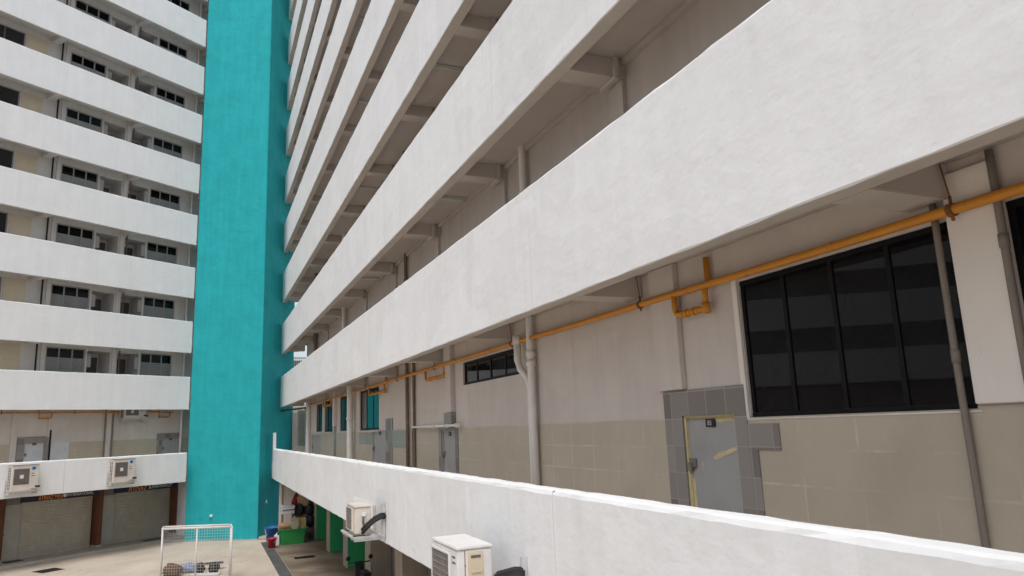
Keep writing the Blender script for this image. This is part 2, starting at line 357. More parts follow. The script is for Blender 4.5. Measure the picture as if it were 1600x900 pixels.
# ------------------------------------------------------------------ ground
g = MB(); g.box(WF, -160, 160, -120, 200, GZ - 0.3, GZ); struct(g, 'ground', 'court')
g = MB(); g.box(RW, 2, 37.6, -0.60, 9, GZ, GZ + 0.006); struct(g, 'walkway', 'walk')
g = MB()
for i in range(30):
    a = 6.0 + i * 1.02
    g.box(RW, a, a + 1.008, -1.04, -0.62, GZ, GZ + 0.010 + 0.003 * (i % 2))
struct(g, 'drain_channel', 'drain')
g = MB(); g.prism(LW, [(1.15, GZ), (1.17, GZ + 0.10), (1.24, GZ + 0.12), (9, GZ + 0.12), (9, GZ)], -14, 23.4, 1.0, 0.004); struct(g, 'pavement', 'apron')

# ------------------------------------------------------------------ levels
B1, H, PH = 1.4225, 2.8, 1.6
NL = 10
def bz(k): return B1 + H * (k - 1)            # bottom of parapet k
T0, P0B, C0 = -0.655, -2.10, -1.93            # lowest parapet top / bottom, ground-floor ceiling
F0 = -1.80
def floor_z(k): return bz(k) + 0.41 if k > 0 else F0
def ceil_z(k): return bz(k + 1) + 0.26        # ceiling over corridor k
def parapet_profile(k, o0=0.0, th=0.12, beam=0.2):
    b, t = bz(k), bz(k) + PH
    return [(o0, b + 0.006), (o0 + 0.014, b - 0.004), (o0 + 0.014, b + 0.41), (o0 + th, b + 0.41), (o0 + th, t - 0.015), (o0 + th - 0.015, t), (o0 + 0.03, t), (o0 + 0.008, t - 0.008), (o0, t - 0.03)]
def low_profile(o0, o1, b, t):
    return [(o0, b + 0.01), (o0 + 0.01, b), (o1, b), (o1, t - 0.03), (o1 - 0.03, t), (o0 + 0.05, t), (o0 + 0.015, t - 0.015), (o0, t - 0.05)]

# ================================================================== RIGHT WING
rw = thing('apartment_block', RW(10, 3, GZ), 'long white apartment block on the right, its corridors receding to the teal tower', 'building')
RS0, RS1, REND = -7.0, 39.75, 37.3
for k in range(1, NL + 1):
    mb = MB(); mb.prism(RW, parapet_profile(k), RS0, RS1, 0.28, 0.0055); part(mb, 'parapet', 'white', rw)
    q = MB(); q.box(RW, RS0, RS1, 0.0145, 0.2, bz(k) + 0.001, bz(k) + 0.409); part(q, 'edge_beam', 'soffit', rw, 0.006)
    mb = MB(); mb.box(RW, RS0, RS1 + 1.2, 0.2, 1.0, bz(k) + 0.262, bz(k) + 0.408)
    for n in range(-2, 10):
        s = 3.146 + 3.875 * n
        if not any(in_view(RW(s + ds, oo, bz(k) + 0.1)) for oo in (0.2, 0.6, 1.0) for ds in (0, .33)):
            mb.box(RW, s, s + 0.33, 0.2, 1.0, bz(k) + 0.001, bz(k) + 0.261)
        else:
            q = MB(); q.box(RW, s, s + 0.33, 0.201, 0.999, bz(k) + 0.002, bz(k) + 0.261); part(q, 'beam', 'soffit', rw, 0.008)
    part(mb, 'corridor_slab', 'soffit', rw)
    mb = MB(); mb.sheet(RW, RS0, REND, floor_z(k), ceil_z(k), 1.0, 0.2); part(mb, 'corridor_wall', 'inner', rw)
    # boxed conduits and trunking along the head of the wall
    if k < 7:
        q = MB()
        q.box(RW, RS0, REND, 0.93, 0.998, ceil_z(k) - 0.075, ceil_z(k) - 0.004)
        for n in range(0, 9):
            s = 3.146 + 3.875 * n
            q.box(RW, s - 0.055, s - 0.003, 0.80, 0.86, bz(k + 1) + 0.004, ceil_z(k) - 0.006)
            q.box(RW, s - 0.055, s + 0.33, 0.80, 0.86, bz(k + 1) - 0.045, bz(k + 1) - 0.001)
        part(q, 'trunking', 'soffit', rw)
for n in range(-1, 9):
    s = 3.146 + 3.875 * n
    mb = MB(); mb.box(RW, s + 0.02, s + 0.31, 0.94, 0.997, B1 + 0.3, bz(NL) + 0.2); part(mb, 'column', 'inner', rw)
# lowest parapet (stands proud of the ones above) in panels with open joints
jts = [RS0, 6.75, 16.25, 23.0, 33.1, 38.75]
mb = MB()
for a, b in zip(jts, jts[1:]):
    mb.prism(RW, low_profile(-0.45, -0.26, P0B, T0), a + 0.004, b - 0.004, 0.22, 0.005)
part(mb, 'parapet', 'white', rw, label='lowest parapet of the block, set proud, with thin vertical joints and outdoor units on it')
mb = MB()
for j in jts[1:-1]: mb.box(RW, j - 0.03, j + 0.03, -0.435, -0.275, P0B + 0.02, T0 - 0.012)
part(mb, 'joint', 'seam', rw)
mb = MB(); mb.box(RW, 38.3, 38.73, -0.44, -0.30, T0, T0 + 0.78); part(mb, 'end_post', 'white', rw, 0.01)
mb = MB(); mb.box(RW, 37.2, 38.70, -0.456, -0.452, -1.95, -1.32); mb.box(RW, 15.0, 17.2, -0.456, -0.452, -2.09, -1.45); part(mb, 'paint_patch', 'patch', rw)
mb = MB(); mb.box(RW, RS0, 39.6, -0.26, 1.0, C0, F0); mb.box(RW, RS0, 38.6, 1.0, 2.3, C0, F0 - 0.002); part(mb, 'corridor_slab', 'soffit', rw)
# lower corridor wall with its openings
wins = [(3.20, 5.38, -0.01, 1.29), (0.65, 2.83, 0.0, 1.31), (10.68, 13.5, 0.825, 1.275), (21.0, 23.84, 0.04, 1.30), (25.17, 27.58, 0.055, 1.30), (29.2, 31.3, 0.05, 1.305), (31.95, 33.7, 0.07, 1.28)]
doors = [(5.59, 6.42, F0, 0.03), (14.04, 14.95, F0, -0.035), (20.1, 21.85, F0, 0.01), (32.3, 34.9, F0, -0.075)]
holes = wins + doors
mb = MB(); mb.sheet(RW, RS0, REND, F0, ceil_z(0), 1.0, 0.12, holes)
mb.quad(RW, [(REND, 1.0, F0), (REND, 9, F0), (REND, 9, ceil_z(0)), (REND, 1.0, ceil_z(0))])
part(mb, 'corridor_wall', 'wall0', rw)
def boxes(F, parent, name, mat, lst, bevel=0.0):
    for bx_ in lst: q = MB(); q.box(F, *bx_); part(q, name, mat, parent, bevel)
cz = ceil_z(0) - 0.002
boxes(RW, rw, 'pilaster', 'wall0', [(6.31, 6.78, 0.93, 0.998, 0.31, cz), (14.02, 14.45, 0.90, 0.998, 0.32, cz), (28.2, 28.7, 0.9, 0.998, 0.26, cz)], 0.006)
boxes(RW, rw, 'pilaster', 'wallpale', [(2.84, 3.19, 0.955, 0.998, 0.02, 1.60)], 0.006)
boxes(RW, rw, 'window_reveal', 'wallpale', [(5.39, 5.46, 0.982, 0.998, -0.02, 1.33)], 0.004)
boxes(RW, rw, 'window_sill', 'pvc', [(3.17, 5.45, 0.984, 0.989, -0.034, -0.019)], 0.003)
boxes(RW, rw, 'window_sill', 'wall0', [(a_, b_, 0.945, 0.989, -0.02, 0.03) for a_, b_ in ((20.93, 23.91), (25.1, 27.65), (29.1, 31.4))], 0.004)
mb = MB(); mb.sheet(RW, RS0, REND, F0, 0.008, 0.990, 0.010, holes, True); part(mb, 'tile_wainscot', 'beigetile', rw)
mb = MB(); D85 = [(5.59, 6.42, F0, 0.03)]; mb.sheet(RW, 5.42, 6.735, F0, 0.30, 0.978, 0.022, D85, True); part(mb, 'grey_tiles', 'greytile', rw)
mb = MB(); mb.sheet(RW, 13.85, 15.15, F0, 0.02, 0.978, 0.022, [(14.04, 14.95, F0, -0.035)], True); part(mb, 'grey_tiles', 'greytile', rw)
boxes(RW, rw, 'grey_tiles', 'greytile', [(5.02, 5.418, 0.978, 0.996, -0.305, -0.07), (5.31, 5.418, 0.978, 0.996, F0, -0.307), (14.0, 14.46, 0.885, 0.995, 0.022, 0.31), (19.3, 20.09, 0.978, 0.996, F0, 0.33), (28.3, 28.75, 0.978, 0.996, F0, 0.25)])
boxes(RW, rw, 'sage_tiles', 'sagetile', [(17.75, 19.29, 0.975, 0.99, -0.44, 0.006), (21.9, 23.8, 0.975, 0.99, -0.38, -0.055)])
def window(F, parent, s0, s1, z0, z1, panes, o, fm='frame', gm='glass', fw=0.05, label=None):
    mb = MB(); d = 0.06
    mb.box(F, s0 + 0.002, s1 - 0.002, o, o + d, z0 + 0.002, z0 + fw); mb.box(F, s0 + 0.002, s1 - 0.002, o, o + d, z1 - fw, z1 - 0.002)
    W_ = (s1 - s0) / panes
    for i in range(panes + 1):
        x = s0 + i * W_; a = max(s0 + 0.002, x - fw * 0.5 - (fw * .5 if i == panes else 0)); b = min(s1 - 0.002, x + fw * 0.5 + (fw * .5 if i == 0 else 0))
        mb.box(F, a, b, o + 0.003 * (i % 2) + 0.004, o + d - 0.004, z0 + fw + 0.001, z1 - fw - 0.001)
    fr = part(mb, 'window', fm, parent, label=label)
    gl = MB()
    for i in range(panes):
        a, b = s0 + i * W_ + fw * 0.4, s0 + (i + 1) * W_ - fw * 0.4; dx = random.uniform(-.003, .003)
        gl.quad(F, [(a, o + 0.017 + dx, z0 + fw * .5), (b, o + 0.017 - dx, z0 + fw * .5), (b, o + 0.017 - dx, z1 - fw * .5), (a, o + 0.017 + dx, z1 - fw * .5)])
    part(gl, 'pane', gm, fr); return fr
window(RW, rw, *wins[0], 4, 1.02, fw=0.042, label='large black four-pane window beside the door numbered 85')
window(RW, rw, *wins[1], 4, 1.035)
window(RW, rw, *wins[2], 4, 1.03, label='low wide black window high on the wall left of the twin pipes')
for wd in wins[3:]: window(RW, rw, *wd, 3, 1.03, 'frame', 'curtain', 0.06)
def door(F, parent, s0, s1, z0, z1, o, mat, num, flip, lock_left=True, peel=False, label=None):
    mb = MB(); mb.box(F, s0 + 0.03, s1 - 0.03, o + 0.03, o + 0.08, z0, z1 - 0.03); d = part(mb, 'door', mat, parent, label=label)
    fr = MB(); fr.box(F, s0 + 0.001, s0 + 0.03, o, o + 0.09, z0, z1 - 0.001); fr.box(F, s1 - 0.03, s1 - 0.001, o, o + 0.09, z0, z1 - 0.001); fr.box(F, s0 + 0.03, s1 - 0.03, o, o + 0.09, z1 - 0.03, z1 - 0.001)
    part(fr, 'door_frame', 'peel' if peel else 'greyframe', d)
    lk = MB(); sl = s1 - 0.06 if lock_left == flip else s0 + 0.06
    lk.box(F, sl - 0.07, sl + 0.07, o + 0.004, o + 0.031, z1 - 0.53, z1 - 0.44); lk.box(F, sl - 0.02, sl + 0.03, o - 0.02, o + 0.004, z1 - 0.57, z1 - 0.48)
    part(lk, 'padlock_hasp', 'dirtpipe', d, 0.004)
    if num:
        c = (s0 + s1) / 2; pl = MB(); pl.box(F, c - 0.07, c + 0.075, o + 0.016, o + 0.029, z1 - 0.12, z1 - 0.04); part(pl, 'number_plate', 'black', d)
        text_mesh(num, F, c + (0.04 if flip else -0.04), o + 0.012, z1 - 0.104, 0.048, 'letter', 'number', d, flip)
    return d
d85 = door(RW, rw, *doors[0], 1.0, 'door', '85', True, True, True, 'grey door numbered 85 with peeling cream paint round its edges')
mb = MB()
random.seed(4)
def scrape(mb, F, o, pts):                        # a torn patch of bare undercoat, a hair proud of the leaf
    n = len(pts); c = (sum(p[0] for p in pts) / n, sum(p[1] for p in pts) / n)
    for i in range(n):
        a, b = pts[i], pts[(i + 1) % n]; mb._face([F(c[0], o, c[1]), F(a[0], o, a[1]), F(b[0], o, b[1])], [(0, 0)] * 3)
scrape(mb, RW, 1.027, [(6.03, -0.40), (5.93, -0.345), (5.80, -0.32), (5.68, -0.285), (5.655, -0.31), (5.70, -0.335), (5.79, -0.36), (5.86, -0.385), (5.97, -0.42)])
scrape(mb, RW, 1.027, [(6.21, -0.45), (6.19, -0.42), (6.185, -0.47), (6.2, -0.5)])
scrape(mb, RW, 1.027, [(5.95, -0.005), (5.70, 0.0), (5.63, -0.004), (5.64, -0.03), (5.78, -0.035), (5.87, -0.05), (5.93, -0.03)])
scrape(mb, RW, 1.027, [(5.622, -0.06), (5.65, -0.08), (5.645, -0.18), (5.66, -0.30), (5.63, -0.36), (5.622, -0.36)])
scrape(mb, RW, 1.027, [(6.385, -0.62), (6.34, -0.62), (6.345, -0.98), (6.385, -0.98)])
part(mb, 'peeled_paint', 'peel', d85)
door(RW, rw, *doors[1], 1.0, 'door', '87', True, True, False, 'grey door in a dark tiled surround below white conduit')
door(RW, rw, *doors[2], 1.0, 'door', '89', True)
door(RW, rw, *doors[3], 1.0, 'door', None, True)
# body of the block
mb = MB()
for sgn, s in ((0, RS0 + 0.01), (1, REND)):
    mb.quad(RW, [(s, 1.0, bz(1)), (s, 9, bz(1)), (s, 9, bz(NL) + 3), (s, 1.0, bz(NL) + 3)])
mb.quad(RW, [(RS0, 9, GZ), (REND, 9, GZ), (REND, 9, bz(NL) + 3), (RS0, 9, bz(NL) + 3)])
part(mb, 'end_wall', 'whitefar', rw)
mb = MB(); mb.box(RW, RS0 - 0.2, RS1, -0.05, 9.1, bz(NL) + 2.9, bz(NL) + 3.15); part(mb, 'roof', 'soffit', rw)
# ground storey: recessed wall panels and pillars (green towards the far end)
mb = MB(); mb.sheet(RW, RS0, 37.2, GZ, C0, 2.0, 0.1)
part(mb, 'ground_wall', 'panelgrey', rw)
mb = MB()
for n in range(9):
    s = 3.65 + 4.0 * n
    mb.box(RW, s + 0.9, s + 4.0, 1.985, 1.999, GZ + 1.35, GZ + 1.385); mb.box(RW, s + 2.3, s + 2.36, 1.94, 1.999, GZ, C0 - 0.01); mb.box(RW, s + 2.55, s + 2.59, 1.96, 1.999, GZ, C0 - 0.01)
part(mb, 'wall_batten', 'seam', rw)
for n in range(9):
    s = 3.65 + 4.0 * n
    mb = MB(); mb.box(RW, s + 0.02, s + 0.85, 1.31, 1.99, GZ, C0 - 0.002); p = part(mb, 'pillar', 'pillarbeige', rw, 0.012)
    if n >= 6:
        q = MB(); q.box(RW, s - 0.012, s + 0.018, 1.335, 1.985, GZ + 0.02, C0 - 0.006); part(q, 'green_face', 'green', p)
mb = MB(); mb.box(RW, 38.1, 38.35, -0.10, 1.30, GZ, C0 - 0.002); mb.box(RW, 37.98, 38.1, -0.12, 0.0, GZ, C0 - 0.002); part(mb, 'screen_wall', 'beigewall', rw, 0.006)
mb = MB(); mb.box(RW, 38.36, 38.6, 1.3, 4, GZ, C0 - 0.003); part(mb, 'screen_wall', 'panelgrey', rw)

# ================================================================== LEFT WING
lw = thing('apartment_block', LW(10, 3, GZ), 'white apartment block at left with shuttered shops and outdoor units at its foot', 'building')
LS0, LS1 = -24.0, 22.16
U = [(15.84, 17.52), (20.12, 21.78)]                      # corridor windows
RC = [(17.60, 18.65), (18.98, 20.03)]                     # recessed entrances
for k in range(1, NL + 1):
    mb = MB(); mb.prism(LW, parapet_profile(k), LS0, LS1, 0.35, 0.004); part(mb, 'parapet', 'whitefar', lw)
    q = MB(); q.box(LW, LS0, LS1, 0.0145, 0.2, bz(k) + 0.001, bz(k) + 0.409); part(q, 'edge_beam', 'lwall', lw, 0.006)
    mb = MB(); mb.box(LW, LS0, 23.2, 0.2, 1.0, bz(k) + 0.262, bz(k) + 0.408)
    for n in range(-10, 3):
        s = 14.95 + 3.875 * n
        if n in (0, 1, 2) and k < 10:
            q = MB(); q.box(LW, s, s + 0.33, 0.201, 0.999, bz(k) + 0.002, bz(k) + 0.261); part(q, 'beam', 'lwall', lw, 0.008)
        else: mb.box(LW, s, s + 0.33, 0.2, 1.0, bz(k) + 0.001, bz(k) + 0.261)
    part(mb, 'corridor_slab', 'lwall', lw)
    f, c = floor_z(k), ceil_z(k)
    hl = [(a, b, f + 0.9, f + 2.36) for a, b in U] + [(a, b, f, f + 2.29) for a, b in RC] + [(12.25, 13.90, f + 0.9, f + 2.36)]
    mb = MB(); mb.sheet(LW, LS0, 23.2, f, c, 1.0, 0.14, hl)
    for a, b in RC:                                        # the niche behind each entrance
        for q in (((a, 1.14, f), (a, 2.0, f), (a, 2.0, f + 2.29), (a, 1.14, f + 2.29)), ((b, 1.14, f), (b, 2.0, f), (b, 2.0, f + 2.29), (b, 1.14, f + 2.29)), ((a, 2.0, f), (b, 2.0, f), (b, 2.0, f + 2.29), (a, 2.0, f + 2.29)), ((a, 1.14, f + 2.29), (b, 1.14, f + 2.29), (b, 2.0, f + 2.29), (a, 2.0, f + 2.29))): mb.quad(LW, q)
    for s in (15.62, 18.72, 22.9): mb.box(LW, s, s + 0.17, 0.94, 0.999, f, c - 0.003)
    part(mb, 'corridor_wall', 'lwall', lw)
    if k > 9: continue
    for a, b in U + [(12.25, 13.90)]:
        fr = window(LW, lw, a, b, f + 0.9, f + 2.36, 3 if a > 14 else 2, 1.03, 'greyframe', 'curtain' if (k * 7 + int(a)) % 5 == 0 else 'glass', 0.06)
        if a > 14:
            lv = MB()
            for i in range(12):
                z = f + 0.96 + i * 0.079; lv.quad(LW, [(a + .05, 1.05, z), (b - .05, 1.05, z), (b - .05, 1.025, z + 0.079), (a + .05, 1.025, z + 0.079)])
            part(lv, 'louvre_panel', 'louvre', fr)
        else:
            lv = MB()
            for i in range(14):
                z = f + 0.96 + i * 0.096; lv.quad(LW, [(a + .05, 1.05, z), (b - .05, 1.05, z), (b - .05, 1.02, z + 0.09), (a + .05, 1.02, z + 0.09)])
            part(lv, 'louvre_panel', 'black', fr)
    mb = MB(); mb.box(LW, 13.95, 14.80, 0.965, 0.998, f, f + 2.36); mb.box(LW, 14.03, 14.72, 0.958, 0.964, f + 1.2, f + 2.26); part(mb, 'door', 'cream', lw, 0.004, label='cream boarded door beside dark louvres')
    for i, (a, b) in enumerate(RC):
        mb = MB(); mb.box(LW, a + 0.08, b - 0.08, 1.95, 1.995, f + 0.01, f + 2.1); dd = part(mb, 'door', 'darkdoor_shade', lw)
        s = a + 0.10 if i == 0 else b - 0.10
        mb = MB(); mb.box(LW, s - 0.09, s + 0.09, 1.01, 1.15, f + 1.55, f + 2.12); part(mb, 'meter_box', 'box', lw, 0.008)
mb = MB()
mb.box(LW, LS0, 22.0, -0.001, 0.001, 0, 0) if False else None
mb.prism(LW, low_profile(-0.45, -0.26, -2.02, T0), LS0, 16.26, 0.3, 0.005); mb.prism(LW, low_profile(-0.45, -0.26, -2.02, T0), 16.27, 21.87, 0.3, 0.005)
part(mb, 'parapet', 'whitefar', lw, label='lowest parapet above the shop shutters, carrying two outdoor units')
mb = MB(); mb.box(LW, LS0, 21.86, -0.26, 2.9, -1.93, F0); part(mb, 'corridor_slab', 'lwall', lw)
c0 = ceil_z(0); hl = [(15.30, 16.10, F0, 0.10), (21.47, 22.40, F0, 0.09)]
mb = MB(); mb.sheet(LW, LS0, 23.2, F0, c0, 1.0, 0.12, hl)
for s in (14.75, 18.66): mb.box(LW, s, s + 0.22, 0.94, 0.999, F0, c0 - 0.003)
mb.box(LW, 16.16, 16.24, 0.95, 0.999, 0.3, c0 - 0.003)
part(mb, 'corridor_wall', 'wall0', lw)
mb = MB(); mb.sheet(LW, LS0, 23.2, F0, 0.06, 0.990, 0.010, hl, True); part(mb, 'tile_wainscot', 'beigetile', lw)
for a, b, zt_, h_ in ((15.02, 16.25, 0.34, hl[0]), (21.2, 22.45, 0.32, hl[1])):
    mb = MB(); mb.sheet(LW, a, b, F0, zt_, 0.978, 0.022, [h_], True); part(mb, 'grey_tiles', 'greytile', lw)
door(LW, lw, *hl[0], 1.0, 'doorwhite', '83', False, True, False, 'pale door with number plate in grey tiled surround above the left unit')
door(LW, lw, *hl[1], 1.0, 'door', '81', False, True, False)
mb = MB(); mb.box(LW, 16.34, 17.10, 0.962, 0.989, F0, 0.055); part(mb, 'access_panel', 'doorwhite', lw, 0.005)
mb = MB(); mb.box(LW, 16.265, 16.325, 0.955, 0.989, F0, 0.6); part(mb, 'wall_slot', 'black', lw)
mb = MB()
for s in (LS0 + 0.01, 23.2): mb.quad(LW, [(s, 1.0, GZ), (s, 9, GZ), (s, 9, bz(NL) + 3), (s, 1.0, bz(NL) + 3)])
mb.quad(LW, [(LS0, 9, GZ), (23.2, 9, GZ), (23.2, 9, bz(NL) + 3), (LS0, 9, bz(NL) + 3)]); part(mb, 'end_wall', 'whitefar', lw)
mb = MB(); mb.box(LW, LS0 - 0.2, 23.2, -0.05, 9.1, bz(NL) + 2.9, bz(NL) + 3.15); part(mb, 'roof', 'lwall', lw)
# shop fronts
AP = GZ + 0.12
for n, s in enumerate((4.2, 7.9, 11.6, 15.05, 19.15, 23.0)):
    mb = MB(); mb.box(LW, s + 0.05, s + 0.27, 2.1, 2.7, AP, -1.935); p = part(mb, 'shop_pillar', 'rust', lw, 0.01)
    if n >= 3: q = MB(); q.box(LW, s + 0.03, s + 0.29, 2.07, 2.72, AP, AP + 0.10); part(q, 'plinth', 'apron', p)
def shutter(a, b, z0, z1, mat, label):
    mb = MB(); n = int((z1 - z0) / 0.085); prof = []
    for i in range(n):
        z = z0 + (z1 - z0) * i / n; h = (z1 - z0) / n
        prof += [(2.60, z), (2.565, z + h * 0.25), (2.565, z + h * 0.75)]
    prof.append((2.60, z1))
    for (o_a, za), (o_b, zb) in zip(prof, prof[1:]): mb.quad(LW, [(a, o_a, za), (b, o_a, za), (b, o_b, zb), (a, o_b, zb)])
    mb.box(LW, a, b, 2.545, 2.60, z0 - 0.07, z0)
    mb.box(LW, a, b, 2.555, 2.575, z0 + (z1 - z0) * 0.36, z0 + (z1 - z0) * 0.36 + 0.03)
    r = part(mb, 'roller_shutter', mat, lw, label=label)
    boxes(LW, r, 'guide_rail', 'panel', [(a - 0.05, a - 0.003, 2.53, 2.62, z0 - 0.07, z1), (b + 0.003, b + 0.05, 2.53, 2.62, z0 - 0.07, z1)])
    return r
shutter(16.17, 19.08, AP + 0.07, -2.44, 'shutter', 'pale roller shutter under the left shop sign')
shutter(20.27, 23.0, AP + 0.07, -2.40, 'shutter', 'roller shutter in deep shade beside the teal tower')
shutter(12.7, 15.0, AP + 0.07, -2.44, 'shutter', None)
for a, b in ((15.42, 16.10), (19.52, 20.20), (11.96, 12.63)):
    mb = MB(); mb.box(LW, a, b, 2.5, 2.6, AP, -2.50); mb.box(LW, a + 0.06, b - 0.06, 2.485, 2.499, AP + 0.1, AP + 1.0); mb.box(LW, a + 0.06, b - 0.06, 2.485, 2.499, AP + 1.1, -2.6)
    d = part(mb, 'side_panel', 'panel', lw, 0.004)
    q = MB(); q.box(LW, a + 0.05, b - 0.05, 2.47, 2.5, -2.49, -2.17); q.box(LW, a, b, 2.501, 2.6, -2.499, -1.94); part(q, 'vent', 'panelgrey', d)
    h = MB(); h.box(LW, a + 0.03, a + 0.07, 2.44, 2.485, AP + 1.02, AP + 1.09); h.box(LW, a + 0.03, a + 0.06, 2.46, 2.485, AP + 1.6, AP + 1.65); part(h, 'handle', 'black', d)
mb = MB(); mb.box(LW, 23.28, 24.6, 2.45, 2.6, AP, -1.935); part(mb, 'side_panel', 'darkdoor_shade', lw)  # no door: dark panel paints in the shade of the end recess
mb = MB(); mb.sheet(LW, LS0, 24.5, AP, -1.93, 2.75, 0.05); part(mb, 'ground_wall', 'panelgrey', lw)

def sign(s0, s1, label, words):
    t = thing('shop_sign', LW((s0 + s1) / 2, 1.0, -2.33), label, 'sign', 'shop signs above the shutters')
    mb = MB(); mb.box(LW, s0, s1, 0.98, 1.05, -2.335, -1.932); part(mb, 'sign_board', 'navy', t, 0.006)
    for body, s, wd, z, h, mat, sh in words: text_mesh(body, LW, s, 0.972, z, h, mat, 'lettering', t, False, sh, wd)
    return t
sign(19.25, 22.35, 'dark fascia sign with orange and white lettering on the shop nearest the teal tower', [('AYINAZ', 19.90, 0.92, -2.315, 0.205, 'orange', 0.25), ('SUPERMARKET', 20.88, 1.26, -2.27, 0.16, 'letter', 0.25)])
t1 = sign(15.36, 18.55, 'dark fascia sign with faded lettering and round white emblem on the left shop', [('AYINAZ MINI', 16.02, 0.98, -2.315, 0.19, 'orange', 0.1), ('INTERNATIONAL', 17.18, 1.12, -2.255, 0.13, 'letter', 0.0)])
mb = MB(); mb.lathe(LW(17.09, 0.974, -2.20), [(0.0, 0.0), (0.075, 0.0), (0.075, 0.004), (0.0, 0.004)], 20, LW.n); part(mb, 'emblem', 'letter', t1)

# ================================================================== BLOCK CLOSING THE COURT BEHIND THE VIEWER (seen in the window panes)
BW = Frame((1, 0), (0, -1), 34.0)
bw = thing('apartment_block', BW(-8, 3, GZ), 'white apartment block closing the court behind the viewer, mirrored in the dark panes', 'building')
for k in range(0, 7):
    b0 = bz(k) if k else P0B
    mb = MB(); mb.box(BW, -34, 3.0, 0, 0.12, b0, b0 + PH); part(mb, 'parapet', 'whitefar', bw)
    mb = MB(); mb.box(BW, -34, 3.0, 0.121, 1.4, b0 + 0.26, b0 + 0.40); part(mb, 'corridor_slab', 'lwall', bw)
mb = MB(); mb.box(BW, -34, 3.0, 1.4, 9, GZ, bz(7) + 0); part(mb, 'corridor_wall', 'lwall', bw)
mb = MB(); mb.box(BW, -34.2, 3.2, -0.1, 9.2, bz(7) + 0.001, bz(7) + 0.2); part(mb, 'roof', 'lwall', bw)

# ================================================================== TEAL TOWER
TL = Vector((-16.2212, 35.7941, 0))
ts0, tb = TL.dot(TW.s), TL.dot(TW.n); ts1 = ts0 + 3.616
tw = thing('tower', TW((ts0 + ts1) / 2, tb + 2, GZ), 'tall windowless teal tower in the corner between the two white blocks', 'tower')
mb = MB()
zs = [GZ - 0.05 + i * 1.45 for i in range(26)]
for za, zb in zip(zs, zs[1:]):
    for i in range(4):
        a = ts0 + (ts1 - ts0) * i / 4; b = ts0 + (ts1 - ts0) * (i + 1) / 4
        mb.quad(TW, [(a, tb, za), (b, tb, za), (b, tb, zb), (a, tb, zb)])
    for s in (ts0, ts1): mb.quad(TW, [(s, tb, za), (s, tb + 4.2, za), (s, tb + 4.2, zb), (s, tb, zb)])
    mb.quad(TW, [(ts0, tb + 4.2, za), (ts1, tb + 4.2, za), (ts1, tb + 4.2, zb), (ts0, tb + 4.2, zb)])
mb.quad(TW, [(ts0, tb, zs[-1]), (ts1, tb, zs[-1]), (ts1, tb + 4.2, zs[-1]), (ts0, tb + 4.2, zs[-1])])
part(mb, 'wall', 'teal', tw, 0.012)
mb = MB(); mb.box(TW, ts0 - 0.04, ts1 + 0.03, tb - 0.03, tb - 0.001, GZ, GZ + 0.06); part(mb, 'plinth', 'apron', tw)
mb = MB(); mb.box(TW, ts1 + 0.02, ts1 + 0.55, tb + 0.05, tb + 2.6, GZ, GZ + 0.13); part(mb, 'kerb', 'apron', tw, 0.02)
mb = MB(); p = TW(ts0 + 1.30, tb - 0.01, -3.72); mb.lathe(p, [(0.02, -0.05), (0.085, -0.02), (0.07, 0.06), (0.03, 0.09)], 12); part(mb, 'wall_fitting', 'whiteplastic', tw)
mb = MB(); mb.box(TW, ts1 - 0.0, ts1 + 0.03, tb + 0.9, tb + 0.96, GZ + 1.6, GZ + 1.75); part(mb, 'wall_fitting', 'whiteplastic', tw)

# ================================================================== STAIRWELL BEHIND
stw = thing('stairwell', RW(44, 2, GZ), 'open beige stairwell glimpsed between the teal tower and right block', 'stairs')
mb = MB(); hs_ = []
for k in range(0, NL):
    z = 1.30 + 2.8 * k + (0.4 if k else 0); hs_.append((1.12, 5.9, z, z + 1.3))
class Rot:                                            # same wing, seen end-on: s becomes o
    def __call__(self, s, o, z): return RW(o, s, z)
mb.sheet(Rot(), -0.4, 6.0, GZ, bz(NL) + 2, 46.0, 0.2, hs_); part(mb, 'end_wall', 'beigewall', stw)
mb = MB()
for k in range(0, NL): mb.box(RW, 41.6, 44.0, -0.2, 0.35, floor_z(k) - 0.2, floor_z(k)); mb.box(RW, 45.3, 45.99, 0.35, 1.2, floor_z(k) - 0.2, floor_z(k))
part(mb, 'landing', 'beigewall', stw)
for k in range(0, 4):
    f = floor_z(k)
    for prof in ([(0.15, f + 0.35), (0.42, f + 0.35), (0.98, f + 1.95), (0.70, f + 1.95)], [(0.70, f + 1.951), (0.98, f + 1.951), (0.55, f + 2.75), (0.28, f + 2.75)]):
        mb = MB(); mb.sprism(Rot(), prof, 43.0, 44.2); part(mb, 'flight', 'beigewall', stw)
    q = MB()
    for i in range(15): s = 0.35 + i * 0.11; q.tube([RW(45.2, s, f + 1.75), RW(45.2, s, f + 2.75)], 0.012, 6)
    q.tube([RW(45.2, 0.3, f + 2.75), RW(45.2, 1.95, f + 2.75)], 0.025, 8); q.tube([RW(45.2, 0.3, f + 1.75), RW(45.2, 1.95, f + 1.75)], 0.02, 8)
    if k: part(q, 'railing', 'railing', stw)
mb = MB(); mb.box(RW, 41.51, 41.75, 1.12, 1.46, F0, 1.30); part(mb, 'side_wall', 'beigewall', stw)
mb = MB(); mb.box(RW, 40.9, 41.5, 1.47, 1.55, F0, 1.42); part(mb, 'side_wall', 'mint', stw)
mb = MB(); mb.box(RW, 40.4, 40.55, 0.75, 1.45, F0, -0.62); part(mb, 'low_wall', 'beigewall', stw, 0.01)

